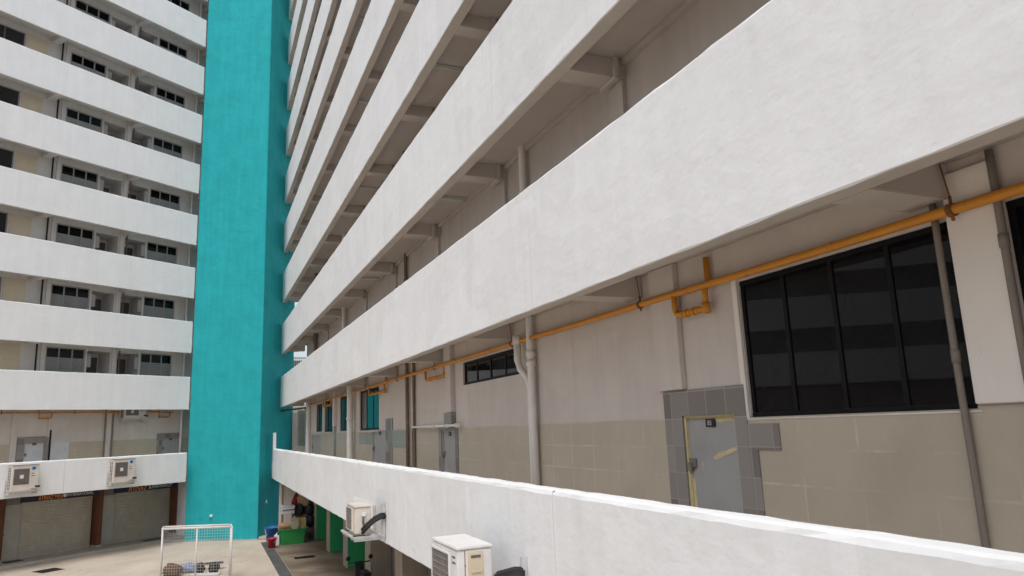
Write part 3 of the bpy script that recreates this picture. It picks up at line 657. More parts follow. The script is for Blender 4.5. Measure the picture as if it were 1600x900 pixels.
# ================================================================== PIPES
def gas_pipe(F, label, s0, s1, branches, hangers, rad=0.037):
    z, o = 1.325, 0.90
    t = thing('gas_pipe', F((s0 + s1) / 2, o, z), label, 'pipe', 'yellow gas pipes under the first overhang')
    mb = MB(); n = 40; mb.tube([F(s0 + (s1 - s0) * i / n, o, z + 0.004 * math.sin(i * 1.7)) for i in range(n + 1)], rad, 14)
    for i in range(int((s1 - s0) / 1.9)):
        s = s0 + 0.6 + i * 1.9; mb.tube([F(s, o, z), F(s + 0.05, o, z)], rad + 0.003, 14)
    part(mb, 'main_pipe', 'gas', t)
    for a, b in branches:                              # drop, valve run, riser into the ceiling
        mb = MB(); r = rad * 0.82; zb = z - 0.235
        mb.tube([F(a, o, z), F(a, o, zb + 0.07), F(a - 0.02, o, zb + 0.02), F(a - 0.08, o, zb), F(b, o, zb)], r, 12)
        x = a - 0.12
        for i in range(5): mb.tube([F(x, o, zb), F(x - 0.035, o, zb)], rad * (1.05 if i % 2 == 0 else 1.25), 8); x -= (a - b - 0.2) / 5
        br = part(mb, 'branch', 'gas', t)
        q = MB(); q.tube([F(b, o, zb - 0.045), F(b, o + 0.0, z - 0.05), F(b, o + 0.05, z + 0.02), F(b, o + 0.05, 1.62)], rad * 0.85, 12); q.tube([F(b, o, zb - 0.05), F(b, o, zb + 0.06)], rad * 1.15, 12); part(q, 'riser', 'gas', br)
    for s in hangers:
        mb = MB(); mb.tube([F(s, o, z - 0.075), F(s, o, z + 0.10)], 0.011, 6); mb.tube([F(s - 0.02, o, z), F(s + 0.02, o, z)], rad + 0.010, 14); mb.tube([F(s, o, z + 0.10), F(s + 0.02, o - 0.02, 1.66)], 0.006, 5); part(mb, 'hanger', 'rustpipe', t)
    return t
gp = gas_pipe(RW, 'long yellow gas pipe slung under the overhang of the right block, above the black windows', -6, 35.6, [(6.28, 5.76), (15.8, 14.4), (21.9, 19.9), (31.0, 29.0)], [3.10, 6.93, 10.75, 15.1, 18.4, 22.4, 26.4, 30.2])
mb = MB(); mb.tube([RW(35.6, 0.9, 1.325), RW(35.9, 0.9, 1.30), RW(36.0, 0.9, 1.15), RW(36.3, 0.9, 1.12), RW(36.4, 0.86, 1.25), RW(38.5, 0.4, 1.25), RW(41, -0.1, 1.25)], 0.05, 10); part(mb, 'end_bend', 'brownpipe', gp)
gas_pipe(LW, 'thin yellow gas pipe under the overhang of the left block, over the two outdoor units', -10, 21.9, [(16.25, 15.75), (21.75, 21.2)], [14.3, 17.2, 20.4], 0.028)

def downpipe(F, s, o, r, z0, z1, mat, label, collars=(), extra=None):
    t = thing('downpipe', F(s, o, z0), label, 'pipe')
    mb = MB(); mb.tube([F(s + 0.002 * math.sin(i), o, z0 + (z1 - z0) * i / 12) for i in range(13)], r, 12); part(mb, 'pipe', mat, t)
    if collars:
        for z in collars: q = MB(); q.tube([F(s, o, z), F(s, o, z + 0.09)], r * 1.22, 12); part(q, 'collar', mat, t)
    if extra: part(extra, 'elbow', mat, t)
    return t
TOP = bz(NL) + 2.5
downpipe(RW, 3.27, 0.955, 0.024, F0, 1.42, 'dirtpipe', 'stained thin brown pipe crossing the large black window', (0.3,))
downpipe(RW, 2.83, 0.955, 0.026, F0, 1.66, 'dirtpipe', 'stained grey pipe on pale wall at the right edge, between two black windows', (1.0,))
downpipe(RW, 10.04, 0.90, 0.060, F0, TOP, 'pvc', 'thicker right-hand pipe of the pale pair beside the small high window', [1.05, 0.9] + [bz(k) + 2.2 for k in range(1, 9)])
ex = MB(); ex.tube([RW(10.45, 0.86, 1.42), RW(10.45, 0.86, 1.02), RW(10.38, 0.87, 0.88), RW(10.25, 0.92, 0.74), RW(10.2, 0.93, 0.62), RW(10.2, 0.93, 0.5)], [0.060, 0.060, 0.060, 0.055, 0.048, 0.042], 12); ex.tube([RW(10.45, 0.86, 1.28), RW(10.45, 0.86, 1.42)], 0.075, 12)
downpipe(RW, 10.2, 0.93, 0.040, F0, 0.55, 'pvc', 'thinner left-hand pipe of the pale pair, kinked near its top', (), ex)
mb_ = MB(); mb_.tube([RW(10.02, 0.78, 1.20), RW(10.02, 0.83, 1.20)], 0.05, 12)
downpipe(RW, 17.55, 0.93, 0.045, F0, TOP, 'brownpipe', 'dark brown pipe left of the white conduit on the lower corridor', [bz(k) + 2.3 for k in range(1, 9)])
downpipe(RW, 17.0, 0.95, 0.035, F0, 1.66, 'brownpipe', 'thin dark pipe with white conduit running past it', ())
ex = MB(); ex.tube([RW(25.2, 0.9, 1.1), RW(25.0, 0.86, 0.9), RW(24.75, 0.82, 0.75)], 0.06, 10)
downpipe(RW, 24.6, 0.82, 0.10, F0, 1.66, 'pvc', 'thick pale pipe standing between two tall dark windows far down the corridor', (0.4,), ex)
downpipe(RW, 35.6, 0.9, 0.12, F0, 1.66, 'pvc', 'pale pipe at the far end of the lower corridor beside the stairwell', ())
downpipe(RW, 26.05, 0.86, 0.08, B1 + 0.4, TOP, 'pvc', 'grey pipe rising through the upper corridors of the right block towards its far end', ())
downpipe(RW, 33.2, 0.86, 0.09, B1 + 0.4, TOP, 'brownpipe', 'dark pipe rising through the upper corridors next to the teal tower', ())
downpipe(LW, 22.38, 0.88, 0.06, F0, TOP, 'pvc', 'pale pipe running up the left block just beside the teal tower', ())
downpipe(LW, 15.42, 0.90, 0.035, B1 + 0.42, TOP, 'black', 'thin black pipe by the cream doors of the left block', ())
downpipe(LW, 19.06, 0.95, 0.03, B1 + 0.42, TOP, 'brownpipe', 'thin brown pipe between the paired entrances of the left block', ())
for s, lab in ((18.60, 'slim dark pipe left of the high wall unit on the left block'), (18.95, 'slim dark pipe directly under the high wall unit on the left block')):
    downpipe(LW, s, 0.93, 0.032, F0, 1.66, 'dirtpipe', lab)
cd = MB(); cd.tube([RW(17.1, 0.93, F0), RW(17.1, 0.93, 0.02), RW(17.02, 0.93, 0.06), RW(13.6, 0.86, 0.05)], 0.028, 8)
for s in (15.2, 14.3, 13.7): cd.tube([RW(s, 0.88, 0.05), RW(s - 0.12, 0.88, 0.05)], 0.045, 8)
single(cd, 'conduit', 'pvc', RW(17.1, 0.93, F0), 'white conduit running across above the second grey door and down the wall', 'pipe')

# ================================================================== CEILING LIGHTS
ords = ['second', 'third', 'fourth', 'fifth', 'sixth']
for k in (2, 3, 4, 5):
    for s, where in ((5.05, 'nearest end'), (12.8, 'nearer end'), (20.6, 'towards the teal tower')):
        if not in_view(RW(s, 0.6, bz(k) + 0.2), -0.002): continue
        t = thing('ceiling_light', RW(s, 0.6, bz(k) + 0.25), 'slim ceiling batten over %s open corridor of right block, %s' % (ords[k - 2], where), 'light', 'corridor ceiling lights')
        mb = MB(); mb.box(RW, s - 0.04, s + 0.04, 0.32, 0.96, bz(k) + 0.215, bz(k) + 0.258); part(mb, 'batten', 'lamp', t, 0.006)
        q = MB(); q.tube([RW(s, 0.34, bz(k) + 0.20), RW(s, 0.94, bz(k) + 0.20)], 0.014, 8); part(q, 'tube', 'whiteplastic', t)

# ================================================================== AIR CONDITIONERS
def bracket(F, s0, s1, o0, ow, zt, label, cat='bracket', plate=None):
    t = thing('wall_bracket', F((s0 + s1) / 2, ow, zt), label, cat, 'brackets under the outdoor units')
    for s in (s0 + 0.08, s1 - 0.12):
        mb = MB(); mb.box(F, s, s + 0.05, o0, ow - 0.002, zt - 0.05, zt); mb.box(F, s + 0.003, s + 0.047, ow - 0.05, ow - 0.003, zt + 0.001, zt + 0.45)
        mb.sprism(F, [(s + 0.01, zt - 0.045), (s + 0.04, zt - 0.045), (s + 0.04, zt - 0.09), (s + 0.01, zt - 0.09)], o0 + 0.05, ow - 0.01)
        part(mb, 'arm', 'galv', t, 0.004)
    mb = MB(); mb.box(F, s0, s1, o0 - 0.03, o0 + 0.02, zt + 0.002, zt + 0.035); mb.box(F, s0, s1, ow - 0.16, ow - 0.11, zt + 0.002, zt + 0.035); part(mb, 'cross_rail', 'galv', t, 0.004)
    if plate:
        q = MB(); q.box(F, plate[0], plate[0] + 0.012, ow - 0.06, ow - 0.003, plate[1], plate[2]); q.box(F, plate[0], plate[0] + 0.045, ow - 0.07, ow - 0.061, plate[1], plate[2])
        q.box(F, plate[0] + 0.001, plate[0] + 0.045, ow - 0.068, ow - 0.004, plate[2], plate[2] + 0.008); part(q, 'side_plate', 'galv', t)
    return t
def outdoor_unit(F, s0, s1, of, ob, z0, z1, label, mat, side='panel', fan='coil', badge=False):
    t = thing('air_conditioner', F((s0 + s1) / 2, (of + ob) / 2, z0), label, 'air conditioner', 'outdoor air conditioner units')
    mb = MB(); mb.box(F, s0, s1, of, ob, z0, z1 - 0.045); cs = part(mb, 'casing', mat, t, 0.012)
    mb = MB(); mb.box(F, s0 - 0.012, s1 + 0.012, of - 0.012, ob + 0.012, z1 - 0.044, z1 - 0.012); part(mb, 'lid', mat, t, 0.008)
    h = z1 - z0; L_ = s1 - s0
    if fan == 'coil':                                  # upright wire guard over the fan, seen at a slant
        a, b = s0 + L_ * 0.26, s1 - L_ * 0.06
        mb = MB(); mb.box(F, a, b, of - 0.004, of - 0.001, z0 + h * 0.10, z1 - h * 0.16); gr = part(mb, 'fan_opening', 'coil', t)
        q = MB()
        n = 26
        for i in range(n + 1): s = a + (b - a) * i / n; q.box(F, s - 0.003, s + 0.003, of - 0.020, of - 0.014, z0 + h * 0.10, z1 - h * 0.16)
        for i in range(9): z = z0 + h * 0.10 + (h * 0.74) * i / 8; q.box(F, a, b, of - 0.026, of - 0.0205, z - 0.004, z + 0.004)
        part(q, 'guard', 'guardgrey', gr)
        fr = MB()
        fr.box(F, a - 0.03, a, of - 0.03, of - 0.001, z0 + h * 0.07, z1 - h * 0.13); fr.box(F, b, b + 0.03, of - 0.03, of - 0.001, z0 + h * 0.07, z1 - h * 0.13); fr.box(F, a, b, of - 0.03, of - 0.001, z1 - h * 0.16, z1 - h * 0.13); fr.box(F, a, b, of - 0.03, of - 0.001, z0 + h * 0.07, z0 + h * 0.10)
        part(fr, 'guard_frame', mat, t, 0.004)
    else:
        a, b, c, d = s0 + L_ * 0.07, s1 - L_ * 0.36, z0 + h * 0.24, z1 - h * 0.16
        mb = MB(); mb.box(F, a, b, of - 0.006, of - 0.001, c, d); gr = part(mb, 'fan_grille', 'grille', t)
        q = MB(); ctr = F((a + b) / 2, of - 0.02, (c + d) / 2)
        for i in range(15): z = c + (d - c) * (i + .5) / 15; q.box(F, a, b, of - 0.016, of - 0.008, z - 0.006, z + 0.004)
        part(q, 'grille_bars', 'guardgrey', gr)
        q = MB(); m_ = (a + b) / 2; zc = (c + d) / 2; q.box(F, m_ - 0.07, m_ + 0.07, of - 0.026, of - 0.017, zc - 0.07, zc + 0.07); part(q, 'hub_cap', 'whiteplastic', gr, 0.006)
        q = MB(); q.box(F, s0 + L_ * .72, s0 + L_ * .80, of - 0.006, of - 0.001, z0 + h * .63, z0 + h * .66); q.box(F, s0 + L_ * .72, s0 + L_ * .84, of - 0.006, of - 0.001, z0 + h * .54, z0 + h * .57); part(q, 'rating_label', 'grille', t)
        q = MB(); q.box(F, s1 - L_ * .30, s1 - L_ * .04, of - 0.05, of - 0.001, z0 + 0.06, z0 + h * 0.2); part(q, 'valve_cover', mat, t, 0.02)
        q = MB(); q.tube([F(s1 - .14, of - .05, z0 + .15), F(s1 + .02, of - .05, z0 + .13), F(s1 + .06, ob, z0 + .10)], 0.035, 8); part(q, 'hose', 'rubber', t)
        if badge:
            q = MB(); q.box(F, s1 - L_ * .28, s1 - L_ * .12, of - 0.005, of - 0.001, z1 - h * .22, z1 - h * .10); bd = part(q, 'emblem', 'logoblue', t)
            q = MB(); x, z = s1 - L_ * .25, z1 - h * .21; q._face([F(x, of - .008, z), F(x + L_ * .05, of - .008, z), F(x + L_ * .085, of - .008, z + h * .085), F(x + L_ * .02, of - .008, z + h * .085)], [(0, 0)] * 4); part(q, 'emblem_mark', 'navy', bd)
    if side == 'slots':
        q = MB(); dp = (ob - of)
        for i in range(15):
            for j in range(2): z = z0 + h * 0.05 + h * 0.86 * i / 15; o = of + dp * (0.22 + 0.34 * j); q.box(F, s0 - 0.004, s0 - 0.001, o, o + dp * 0.24, z, z + h * 0.036)
        part(q, 'side_slots', 'black', t)
        q = MB(); q.box(F, s0 - 0.03, s1 + 0.03, of - 0.03, ob, z1 + 0.001, z1 + 0.012); part(q, 'top_tray', 'patch', t)
    elif side == 'panel':
        dp = ob - of; q = MB(); q.box(F, s0 - 0.012, s0 - 0.001, of + dp * 0.30, of + dp * 0.74, z0 + h * 0.40, z1 - h * 0.10); pn = part(q, 'access_panel', 'acpanel', t, 0.005)
        q = MB(); q.box(F, s0 - 0.016, s0 - 0.0125, of + dp * 0.38, of + dp * 0.66, z1 - h * 0.185, z1 - h * 0.145); part(q, 'slot', 'grille', pn)
        q = MB(); q.box(F, s0 - 0.022, s0 - 0.0125, of + dp * 0.38, of + dp * 0.66, z1 - h * 0.40, z1 - h * 0.36); part(q, 'lip', 'acpanel', pn, 0.004)
        q = MB(); q.tube([F(s0 - .01, of + dp * .45, z0 + h * .42), F(s0 - .03, of + dp * .44, z0 + h * .25), F(s0 - .05, of + dp * .5, z0 + .04)], 0.016, 8); q.tube([F(s0 - .01, of + dp * .62, z0 + h * .42), F(s0 - .04, of + dp * .55, z0 + h * .2), F(s0 - .05, of + dp * .52, z0 + .04)], 0.008, 6); part(q, 'cable', 'coil', t)
        q = MB()
        for o_, z_ in ((.26, .4), (.5, .385), (.78, .4), (.2, .7), (.2, .55)): q.box(F, s0 - .008, s0 - .001, of + dp * o_, of + dp * o_ + .012, z0 + h * z_, z0 + h * z_ + .02)
        q.box(F, s0 - .004, s0 - .001, of + dp * .205, of + dp * .222, z0 + h * .30, z1 - .05)
        part(q, 'screws', 'rustpipe', t)
        q = MB(); q.box(F, s0 + L_ * .08, s0 + L_ * .2, of - 0.003, of - .001, z1 - h * .19, z1 - h * .16); q.box(F, s0 + L_ * .07, s0 + L_ * .19, of - 0.003, of - .001, z1 - h * .27, z1 - h * .24); part(q, 'rating_label', 'grille', t)
    else:
        dp = ob - of; q = MB(); q.box(F, s0 - 0.025, s0 - 0.001, of + dp * .40, of + dp * .68, z1 - h * .40, z1 - h * .26); part(q, 'junction_box', 'whiteplastic', t, 0.006)
        q = MB(); q.tube([F(s0 - .02, of + dp * .5, z1 - h * .4), F(s0 - .03, of + dp * .48, z1 - h * .6), F(s0 - .05, of + dp * .62, z0 + .06)], 0.018, 8); part(q, 'cable', 'coil', t)
    return t
def hose(F, pts, r, label, off=0.03):
    t = MB()
    for j in range(3): t.tube([F(s + off * (j - 1) * .5, o + off * .4 * (j % 2), z + off * (j - 1)) for s, o, z in pts], r, 8)
    return single(t, 'insulated_hose', 'rubber', F(*pts[0]), label, 'hose', 'black hoses of the outdoor units')
# near unit on the right block
bracket(RW, 7.65, 8.95, -1.13, -0.452, -2.07, 'galvanised wall bracket under the largest outdoor unit at the bottom of the picture', plate=(7.42, -1.95, -1.40))
outdoor_unit(RW, 7.87, 8.80, -1.10, -0.69, -2.03, -1.285, 'largest outdoor air conditioner, white with cream side panel, low on the right block', 'acwhite', 'panel', 'coil')
hose(RW, [(7.84, -0.9, -1.98), (7.70, -0.86, -1.80), (7.58, -0.72, -1.60), (7.46, -0.58, -1.555), (7.42, -0.50, -1.56)], 0.036, 'black insulated hose bundle of the largest outdoor unit')
# farther unit on the right block
bracket(RW, 13.95, 15.0, -1.10, -0.452, -1.93, 'grey steel tray bracket under the smaller cream unit above the green pillars', plate=(14.05, -1.86, -1.36))
outdoor_unit(RW, 14.10, 14.90, -1.02, -0.72, -1.89, -1.37, 'smaller aged cream outdoor air conditioner mounted above the green pillars', 'acold', 'box', 'coil')
hose(RW, [(14.06, -0.90, -1.85), (14.02, -0.80, -1.74), (14.0, -0.68, -1.64), (14.0, -0.55, -1.585), (14.02, -0.47, -1.59)], 0.028, 'black insulated hoses behind the smaller cream unit')
# units on the left block
for s0, lab, lab2 in ((14.10, 'leftmost outdoor air conditioner on the lowest parapet of the left block', 'bracket under the leftmost unit of the left block'), (18.08, 'outdoor air conditioner on the lowest left parapet, nearer the teal tower', 'bracket under the left block unit that is nearer the tower')):
    bracket(LW, s0 - 0.12, s0 + 1.06, -0.90, -0.452, -1.79, lab2)
    outdoor_unit(LW, s0, s0 + 0.98, -0.88, -0.52, -1.75, -0.745, lab, 'acold', 'slots', 'square', True)
# unit high on the left block corridor wall
bracket(LW, 19.12, 20.45, 0.55, 0.94, 0.985, 'bracket of the unit high under the first overhang of the left block')
outdoor_unit(LW, 19.25, 20.33, 0.58, 0.90, 1.022, 1.64, 'outdoor air conditioner tucked high under the first overhang of the left block', 'acold', 'slots', 'square', False)

# ================================================================== COURTYARD THINGS
def grate(F, s0, s1, o0, o1, z, label):
    t = thing('drain_grate', F((s0 + s1) / 2, (o0 + o1) / 2, z), label, 'grate', 'iron drain grates')
    mb = MB(); mb.box(F, s0, s1, o0, o1, z + 0.002, z + 0.007); part(mb, 'frame', 'grate', t)
    q = MB(); n = 9
    for i in range(n): a = s0 + (s1 - s0) * (i + .2) / n; q.box(F, a, a + (s1 - s0) / n * .6, o0 + 0.02, o1 - 0.02, z + 0.0072, z + 0.014)
    part(q, 'bars', 'black', t)
grate(LW, 15.35, 16.05, 1.75, 2.2, AP, 'iron drain grate on the raised pavement by the left shop')
grate(LW, 15.15, 16.0, -1.6, -0.8, GZ, 'iron drain grate in the courtyard just off the pavement')
grate(LW, 21.2, 22.3, 1.55, 1.95, AP, 'iron drain grate on the pavement near the teal tower')
grate(RW, 30.9, 31.35, -0.15, 0.65, GZ + 0.006, 'iron drain grate on the stained walkway in front of the green pillars')

# goal
gl = thing('goal', (-11.3, 26.3, 0), 'white steel football goal with wire mesh standing in the courtyard', 'goal')
A, Bp = Vector((-12.55, 26.0, 0)), Vector((-10.10, 25.93, 0)); back = Vector((-0.28, 0.62, 0)); hh = 1.80
up = Vector((0, 0, hh))
def bar(a, b, name, r=0.038, seg=8): mb = MB(); mb.tube([a, b], r, seg); return part(mb, name, 'goalwhite', gl)
bar(A, A + up + Vector((0, 0, .03)), 'post', 0.033); bar(Bp, Bp + up + Vector((0, 0, .03)), 'post', 0.033); bar((A + Bp) / 2, (A + Bp) / 2 + up, 'post', 0.03)
bar(A + up, Bp + up, 'crossbar', 0.038)
bar(A + up + back, Bp + up + back, 'rear_bar', 0.03); bar(A + back + Vector((0, 0, .04)), Bp + back + Vector((0, 0, .04)), 'rear_bar', 0.03)
for P_ in (A, Bp): bar(P_ + up, P_ + up + back, 'side_bar', 0.03); bar(P_ + Vector((0, 0, .04)), P_ + back + Vector((0, 0, .04)), 'side_bar', 0.03); bar(P_ + back, P_ + back + up, 'rear_post', 0.026)
mb = MB(); nx = 26; nz = 19
for i in range(1, nx):
    p = A + back + (Bp - A) * (i / nx); mb.tube([p + Vector((0, 0, .05)), p + up], 0.0032, 4, False)
for i in range(1, nz):
    z = Vector((0, 0, hh * i / nz)); mb.tube([A + back + z, Bp + back + z], 0.0032, 4, False)
    for P_ in (A, Bp): mb.tube([P_ + z, P_ + back + z], 0.0032, 4, False)
for P_ in (A, Bp):
    for i in range(1, 8): p = P_ + back * (i / 8); mb.tube([p + Vector((0, 0, .05)), p + up], 0.0032, 4, False)
part(mb, 'mesh', 'goalwhite', gl)
# bits lying behind the goal
t = thing('trolley', (-12.0, 28.1, 0), 'low dark flat trolley lying behind the goal, its small wheels showing', 'trolley')
mb = MB(); F_ = Frame((0.93, 0.36), (-0.36, 0.93), 0); c_ = Vector((-12.1, 28.3, 0)); cs, co = c_.dot(F_.s), c_.dot(F_.n)
mb.box(F_, cs - 0.75, cs + 0.75, co - 0.13, co + 0.13, GZ + 0.20, GZ + 0.26); part(mb, 'deck', 'plank', t, 0.015)
for dx in (-0.55, 0.55):
    for dy in (-0.11, 0.11):
        q = MB(); q.lathe(F_(cs + dx, co + dy, GZ + 0.085), [(0.03, -0.03), (0.085, -0.025), (0.085, 0.025), (0.03, 0.03)], 14, F_.n); part(q, 'wheel', 'black', t)
def blob(name, c, r, sz, mat, label, cat, seed):
    random.seed(seed); bm = bmesh.new(); bmesh.ops.create_icosphere(bm, subdivisions=3, radius=1)
    for v in bm.verts:
        n = v.co.normalized(); k = 1 + 0.16 * math.sin(3.1 * n.x + seed) * math.cos(4.3 * n.y + seed * 2) + 0.10 * math.sin(7 * n.z + 5 * n.x + seed) + 0.05 * math.sin(15 * n.y + 9 * n.z)
        v.co = Vector((n.x * sz[0], n.y * sz[1], n.z * sz[2])) * k * r
        v.co.z = max(v.co.z, -sz[2] * r * 0.8)
    me = bpy.data.meshes.new(name); bm.to_mesh(me); bm.free(); me.polygons.foreach_set('use_smooth', [True] * len(me.polygons)); me.materials.append(M[mat])
    o = bpy.data.objects.new(name, me); C.objects.link(o); o.location = Vector(c) + Vector((0, 0, sz[2] * r * 0.8)); return tag(o, label, cat)
blob('sack', (-12.75, 27.3, 0), 0.30, (1.1, 0.8, 0.8), 'brown', 'slumped brown sack lying left of the dark trolley', 'sack', 3)
blob('duffel_bag', (-12.4, 27.85, 0), 0.30, (1.2, 0.7, 0.65), 'fabric', 'blue and grey holdall beside the dark trolley', 'bag', 7)
for x, y, lab, i in ((-11.85, 27.55, 'black cone-shaped boot nearest the middle post of the goal', 1), (-11.35, 27.5, 'black rounded pack lying near the right post of the goal', 2)):
    blob('backpack', (x, y, 0), 0.19, (0.9, 0.7, 1.1), 'black', ('small black backpack slumped behind the goal, ' + ('nearer its middle post' if i == 1 else 'nearer its right post')), 'backpack', 10 + i)
sh = MB(); sh.box(WF, -12.0, -11.0, 27.15, 27.4, GZ, GZ + 0.05); single(sh, 'board', 'whiteplastic', (-11.5, 27.3, 0), 'flat white board lying on the ground behind the goal', 'board', None, 0.01)

# ------------------------------------------------------------------ heap of things beside the tower
def rect_tub(F, s, o, z, ls, lo, h, mat, name, label, cat, taper=0.86, th=0.03):
    t = thing(name, F(s, o, z), label, cat); mb = MB()
    def ring(k, zz, ins=0): a, b = ls / 2 * k - ins, lo / 2 * k - ins; return [(s - a, o - b, zz), (s + a, o - b, zz), (s + a, o + b, zz), (s - a, o + b, zz)]
    rs = [ring(taper, z), ring(1, z + h), ring(1, z + h, th), ring(taper, z + 0.04, th)]
    for r0, r1 in zip(rs, rs[1:]):
        for i in range(4): mb.quad(F, [r0[i], r0[(i + 1) % 4], r1[(i + 1) % 4], r1[i]])
    mb.quad(F, rs[0]); mb.quad(F, rs[-1]); part(mb, 'body', mat, t, 0.012)
    q = MB()
    for a0, a1, b0, b1 in ((-1, 1, -1, -1), (-1, 1, 1, 1), (-1, -1, -1, 1), (1, 1, -1, 1)):
        q.box(F, s + a0 * ls / 2 - 0.03, s + a1 * ls / 2 + 0.03, o + b0 * lo / 2 - 0.03, o + b1 * lo / 2 + 0.03, z + h - 0.055 + (0.003 if a0 == a1 else 0), z + h + (0.004 if a0 == a1 else 0))
    part(q, 'rim', mat, t, 0.008); return t
def bucket(F, s, o, z, r, h, mat, name, label, cat):
    t = thing(name, F(s, o, z), label, cat); mb = MB(); p = F(s, o, z)
    mb.lathe(p, [(0.0, 0.0), (r * 0.78, 0.0), (r, h), (r + 0.02, h), (r + 0.02, h - 0.05), (r - 0.004, h - 0.05), (r - 0.02, h - 0.01), (r * 0.76, 0.02), (0, 0.02)], 24); part(mb, 'body', mat, t)
    q = MB(); q.tube([p + Vector((math.cos(a) * r * 1.03, math.sin(a) * 0.05 + 0.0, h - 0.02 - 0.55 * h * abs(math.sin(a)) ** 1.0)) - Vector((0, r * 0.95 * abs(math.sin(a)), 0)) for a in [math.pi * i / 14 for i in range(15)]], 0.010, 6); part(q, 'handle', 'galv', t); return t
WZ = GZ + 0.006
rect_tub(RW, 35.45, 0.22, WZ, 0.85, 1.12, 0.66, 'bin', 'tub', 'large scuffed green plastic tub heaped with odds and ends beside the teal tower', 'tub')
bucket(RW, 36.25, -0.55, WZ, 0.33, 0.70, 'blue', 'bucket', 'tall blue plastic bin behind the red bucket', 'bin')
bucket(RW, 34.6, -0.72, WZ, 0.20, 0.42, 'red', 'bucket', 'red plastic bucket standing in front of the heap', 'bucket')
jc = MB(); jc.box(RW, 35.15, 35.40, -0.56, -0.36, WZ, WZ + 0.42); jc.lathe(RW(35.27, -0.46, WZ + 0.42), [(0.05, 0), (0.05, 0.06), (0.0, 0.06)], 12); jc.tube([RW(35.2, -0.46, WZ + 0.42), RW(35.19, -0.46, WZ + 0.5), RW(35.36, -0.46, WZ + 0.5), RW(35.37, -0.46, WZ + 0.42)], 0.018, 6)
single(jc, 'jerry_can', 'whiteplastic', RW(35.27, -0.46, WZ), 'white plastic jerry can between the blue bin and the green tub', 'can', None, 0.02)
cb = MB(); TZ = WZ + 0.62
cb.sprism(RW, [(35.3, TZ), (35.9, TZ + 0.06), (35.88, TZ + 0.26), (35.28, TZ + 0.20)], -0.36, 0.12); cb.box(RW, 35.25, 35.3, -0.45, 0.1, TZ + 0.12, TZ + 0.16)
single(cb, 'cardboard_box', 'cardboard', RW(35.5, -0.1, TZ), 'flattened brown cardboard box on the left of the green tub', 'box')
rect_tub(RW, 35.45, 0.33, TZ - 0.05, 0.36, 0.34, 0.50, 'beigeplastic', 'waste_bin', 'beige plastic waste bin standing in the green tub', 'bin')
yb = MB(); yb.sprism(RW, [(35.4, TZ - 0.04), (35.44, TZ - 0.04), (35.52, TZ + 0.46), (35.48, TZ + 0.46)], 0.54, 0.84); single(yb, 'board', 'yellowish', RW(35.4, 0.68, TZ), 'pale yellow board leaning in the right of the green tub', 'board', None, 0.004)
bk = MB(); bk.tube([RW(35.1, -0.25 + 0.07 * i, TZ - 0.02 + 0.07 * math.sin(i * 0.8)) for i in range(8)], 0.04, 8); single(bk, 'hose', 'rubber', RW(35.1, 0, TZ - 0.03), 'black hose lying along the front rim of the green tub', 'hose')
rk = thing('shelf_stack', RW(36.7, 0.15, WZ), 'stand holding two white plastic trays behind the green tub', 'stand')
mb = MB()
for s in (36.5, 36.9):
    for o in (-0.08, 0.38): mb.tube([RW(s, o, WZ), RW(s, o, WZ + 1.22)], 0.02, 6)
part(mb, 'legs', 'brownpipe', rk)
for z in (1.2, 1.4):
    mb = MB(); mb.box(RW, 36.4, 37.0, -0.14, 0.44, WZ + z, WZ + z + 0.13); mb.box(RW, 36.37, 37.03, -0.17, 0.47, WZ + z + 0.131, WZ + z + 0.155); part(mb, 'tray', 'whiteplastic', rk, 0.015)
def wheel(F, s, o, z, r, wd, axis, name, label, hub='beigeplastic', mat='black'):
    t = thing(name, F(s, o, z - r), label, 'wheel'); mb = MB(); prof = [(r * .55, -wd / 2), (r * .92, -wd / 2), (r, -wd * .3), (r, wd * .3), (r * .92, wd / 2), (r * .55, wd / 2), (r * .55, -wd / 2)]
    mb.lathe(F(s, o, z), prof, 28, axis); part(mb, 'tyre', mat, t)
    q = MB(); q.lathe(F(s, o, z), [(0.0, -wd * .42), (r * .2, -wd * .5), (r * .56, -wd * .25), (r * .56, wd * .25), (0, wd * .4)], 20, axis); part(q, 'rim', hub, t); return t
ax = (RW.n * 0.75 + RW.s * 0.65)
wheel(RW, 36.5, 0.62, WZ + 1.34, 0.30, 0.17, ax, 'wheel', 'small black tyred wheel with pale hub on the heap')
hp = thing('basket', RW(36.8, 0.80, WZ + 0.9), 'round brown rattan basket tilted behind the black wheel', 'basket')
mb = MB(); mb.lathe(RW(36.8, 0.80, WZ + 1.42), [(0.0, 0.12), (0.30, 0.10), (0.46, -0.12), (0.50, -0.12), (0.50, -0.07), (0.33, 0.15), (0.0, 0.17)], 26, ax); part(mb, 'body', 'rattan', hp)
mb = MB(); mb.lathe(RW(36.8, 0.80, WZ + 1.42) - ax.normalized() * 0.12, [(0.45, -0.03), (0.52, -0.03), (0.52, 0.03), (0.45, 0.03), (0.45, -0.03)], 26, ax); part(mb, 'rim', 'cardboard', hp)
pole = thing('folded_umbrella', RW(37.0, 0.55, WZ), 'dark red folded umbrella sticking up at the top of the heap', 'umbrella')
mb = MB(); mb.tube([RW(37.0, 0.55, WZ), RW(36.95, 0.56, WZ + 1.6)], 0.018, 6); part(mb, 'pole', 'galv', pole)
mb = MB(); mb.lathe(RW(36.95, 0.56, WZ + 1.55), [(0.03, 0), (0.20, 0.05), (0.17, 0.22), (0.10, 0.42), (0.03, 0.56), (0.0, 0.58)], 12, Vector((0, 0, 1)), 0.35); part(mb, 'canopy', 'darkred', pole)
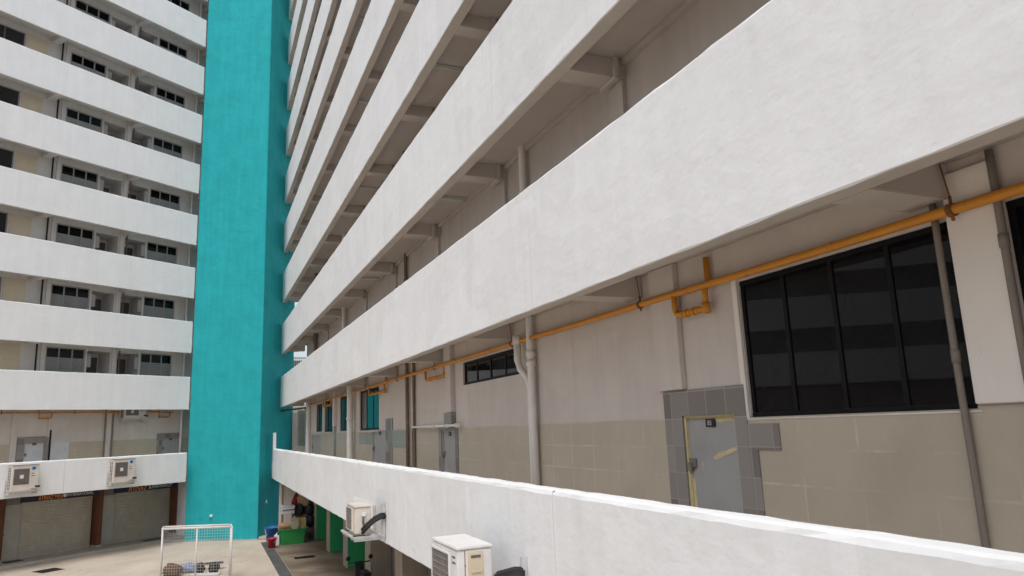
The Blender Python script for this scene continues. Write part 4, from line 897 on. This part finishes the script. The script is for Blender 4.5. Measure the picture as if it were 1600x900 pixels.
# black fan-like stack at the right of the heap
hb = thing('hand_truck', RW(36.4, 1.12, WZ), 'black upright hand truck loaded with dark bags at the right of the heap', 'hand truck')
mb = MB()
for o in (0.98, 1.28): mb.tube([RW(36.55, o, WZ + 0.12), RW(36.7, o, WZ + 1.45), RW(36.55, o, WZ + 1.6)], 0.022, 8)
for z in (0.4, 0.8, 1.2): mb.tube([RW(36.6 + z * .08, 0.98, WZ + z), RW(36.6 + z * .08, 1.28, WZ + z)], 0.018, 6)
part(mb, 'frame', 'black', hb)
mb = MB(); mb.box(RW, 36.2, 36.6, 0.95, 1.3, WZ + 0.03, WZ + 0.05); part(mb, 'toe_plate', 'galv', hb)
for o in (0.90, 1.34): mb = MB(); mb.lathe(RW(36.65, o, WZ + 0.14), [(0.05, -.03), (.14, -.03), (.14, .03), (.05, .03)], 18, RW.n); part(mb, 'wheel', 'black', hb)
for z, sz, seed, lab in ((0.05, (0.9, 0.8, 0.9), 31, 'dark grey bag, lowest of three stacked on the hand truck'), (0.55, (0.85, 0.75, 1.0), 32, 'black bag in the middle of the stack on the hand truck'), (1.1, (0.9, 0.75, 0.9), 33, 'black bag at the top of the stack on the hand truck')):
    blob('bag', RW(36.35, 1.12, WZ - GZ * 0 + z), 0.30, sz, 'black' if seed > 31 else 'plank', lab, 'bag', seed)
# motor scooter parked under the smaller unit, only its handlebar end in the frame
mo = thing('scooter', RW(22.6, 0.85, WZ), 'black motor scooter parked by the wall at the bottom edge of the picture', 'scooter')
sx, so = 22.6, 0.85
mb = MB(); mb.sprism(RW, [(sx - .55, WZ + .35), (sx + .1, WZ + .28), (sx + .45, WZ + .32), (sx + .62, WZ + .95), (sx + .5, WZ + .98), (sx + .3, WZ + .45), (sx - .05, WZ + .42), (sx - .15, WZ + .70), (sx - .7, WZ + .74), (sx - .75, WZ + .55)], so - .14, so + .14); part(mb, 'body', 'black', mo, 0.03)
mb = MB(); mb.box(RW, sx - .72, sx - .1, so - .13, so + .13, WZ + .745, WZ + .83); part(mb, 'seat', 'rubber', mo, 0.03)
for dx in (-.5, .68): mb = MB(); mb.lathe(RW(sx + dx, so, WZ + .25), [(.13, -.05), (.23, -.05), (.25, 0), (.23, .05), (.13, .05), (.13, -.05)], 22, RW.n); part(mb, 'wheel', 'rubber', mo)
mb = MB(); mb.tube([RW(sx + .5, so - .33, WZ + .95), RW(sx + .56, so, WZ + .93), RW(sx + .5, so + .33, WZ + .95)], .018, 8); mb.tube([RW(sx + .68, so, WZ + .25), RW(sx + .55, so, WZ + .93)], .03, 8); part(mb, 'handlebar', 'black', mo)
for dy in (-.3, .3): mb = MB(); mb.tube([RW(sx + .5, so + dy, WZ + .95), RW(sx + .48, so + dy * 1.15, WZ + 1.02)], .008, 6); mb.lathe(RW(sx + .48, so + dy * 1.15, WZ + 1.08), [(0, -.015), (.065, -.012), (.07, .01), (0, .02)], 14, RW.s); part(mb, 'mirror', 'black', mo)
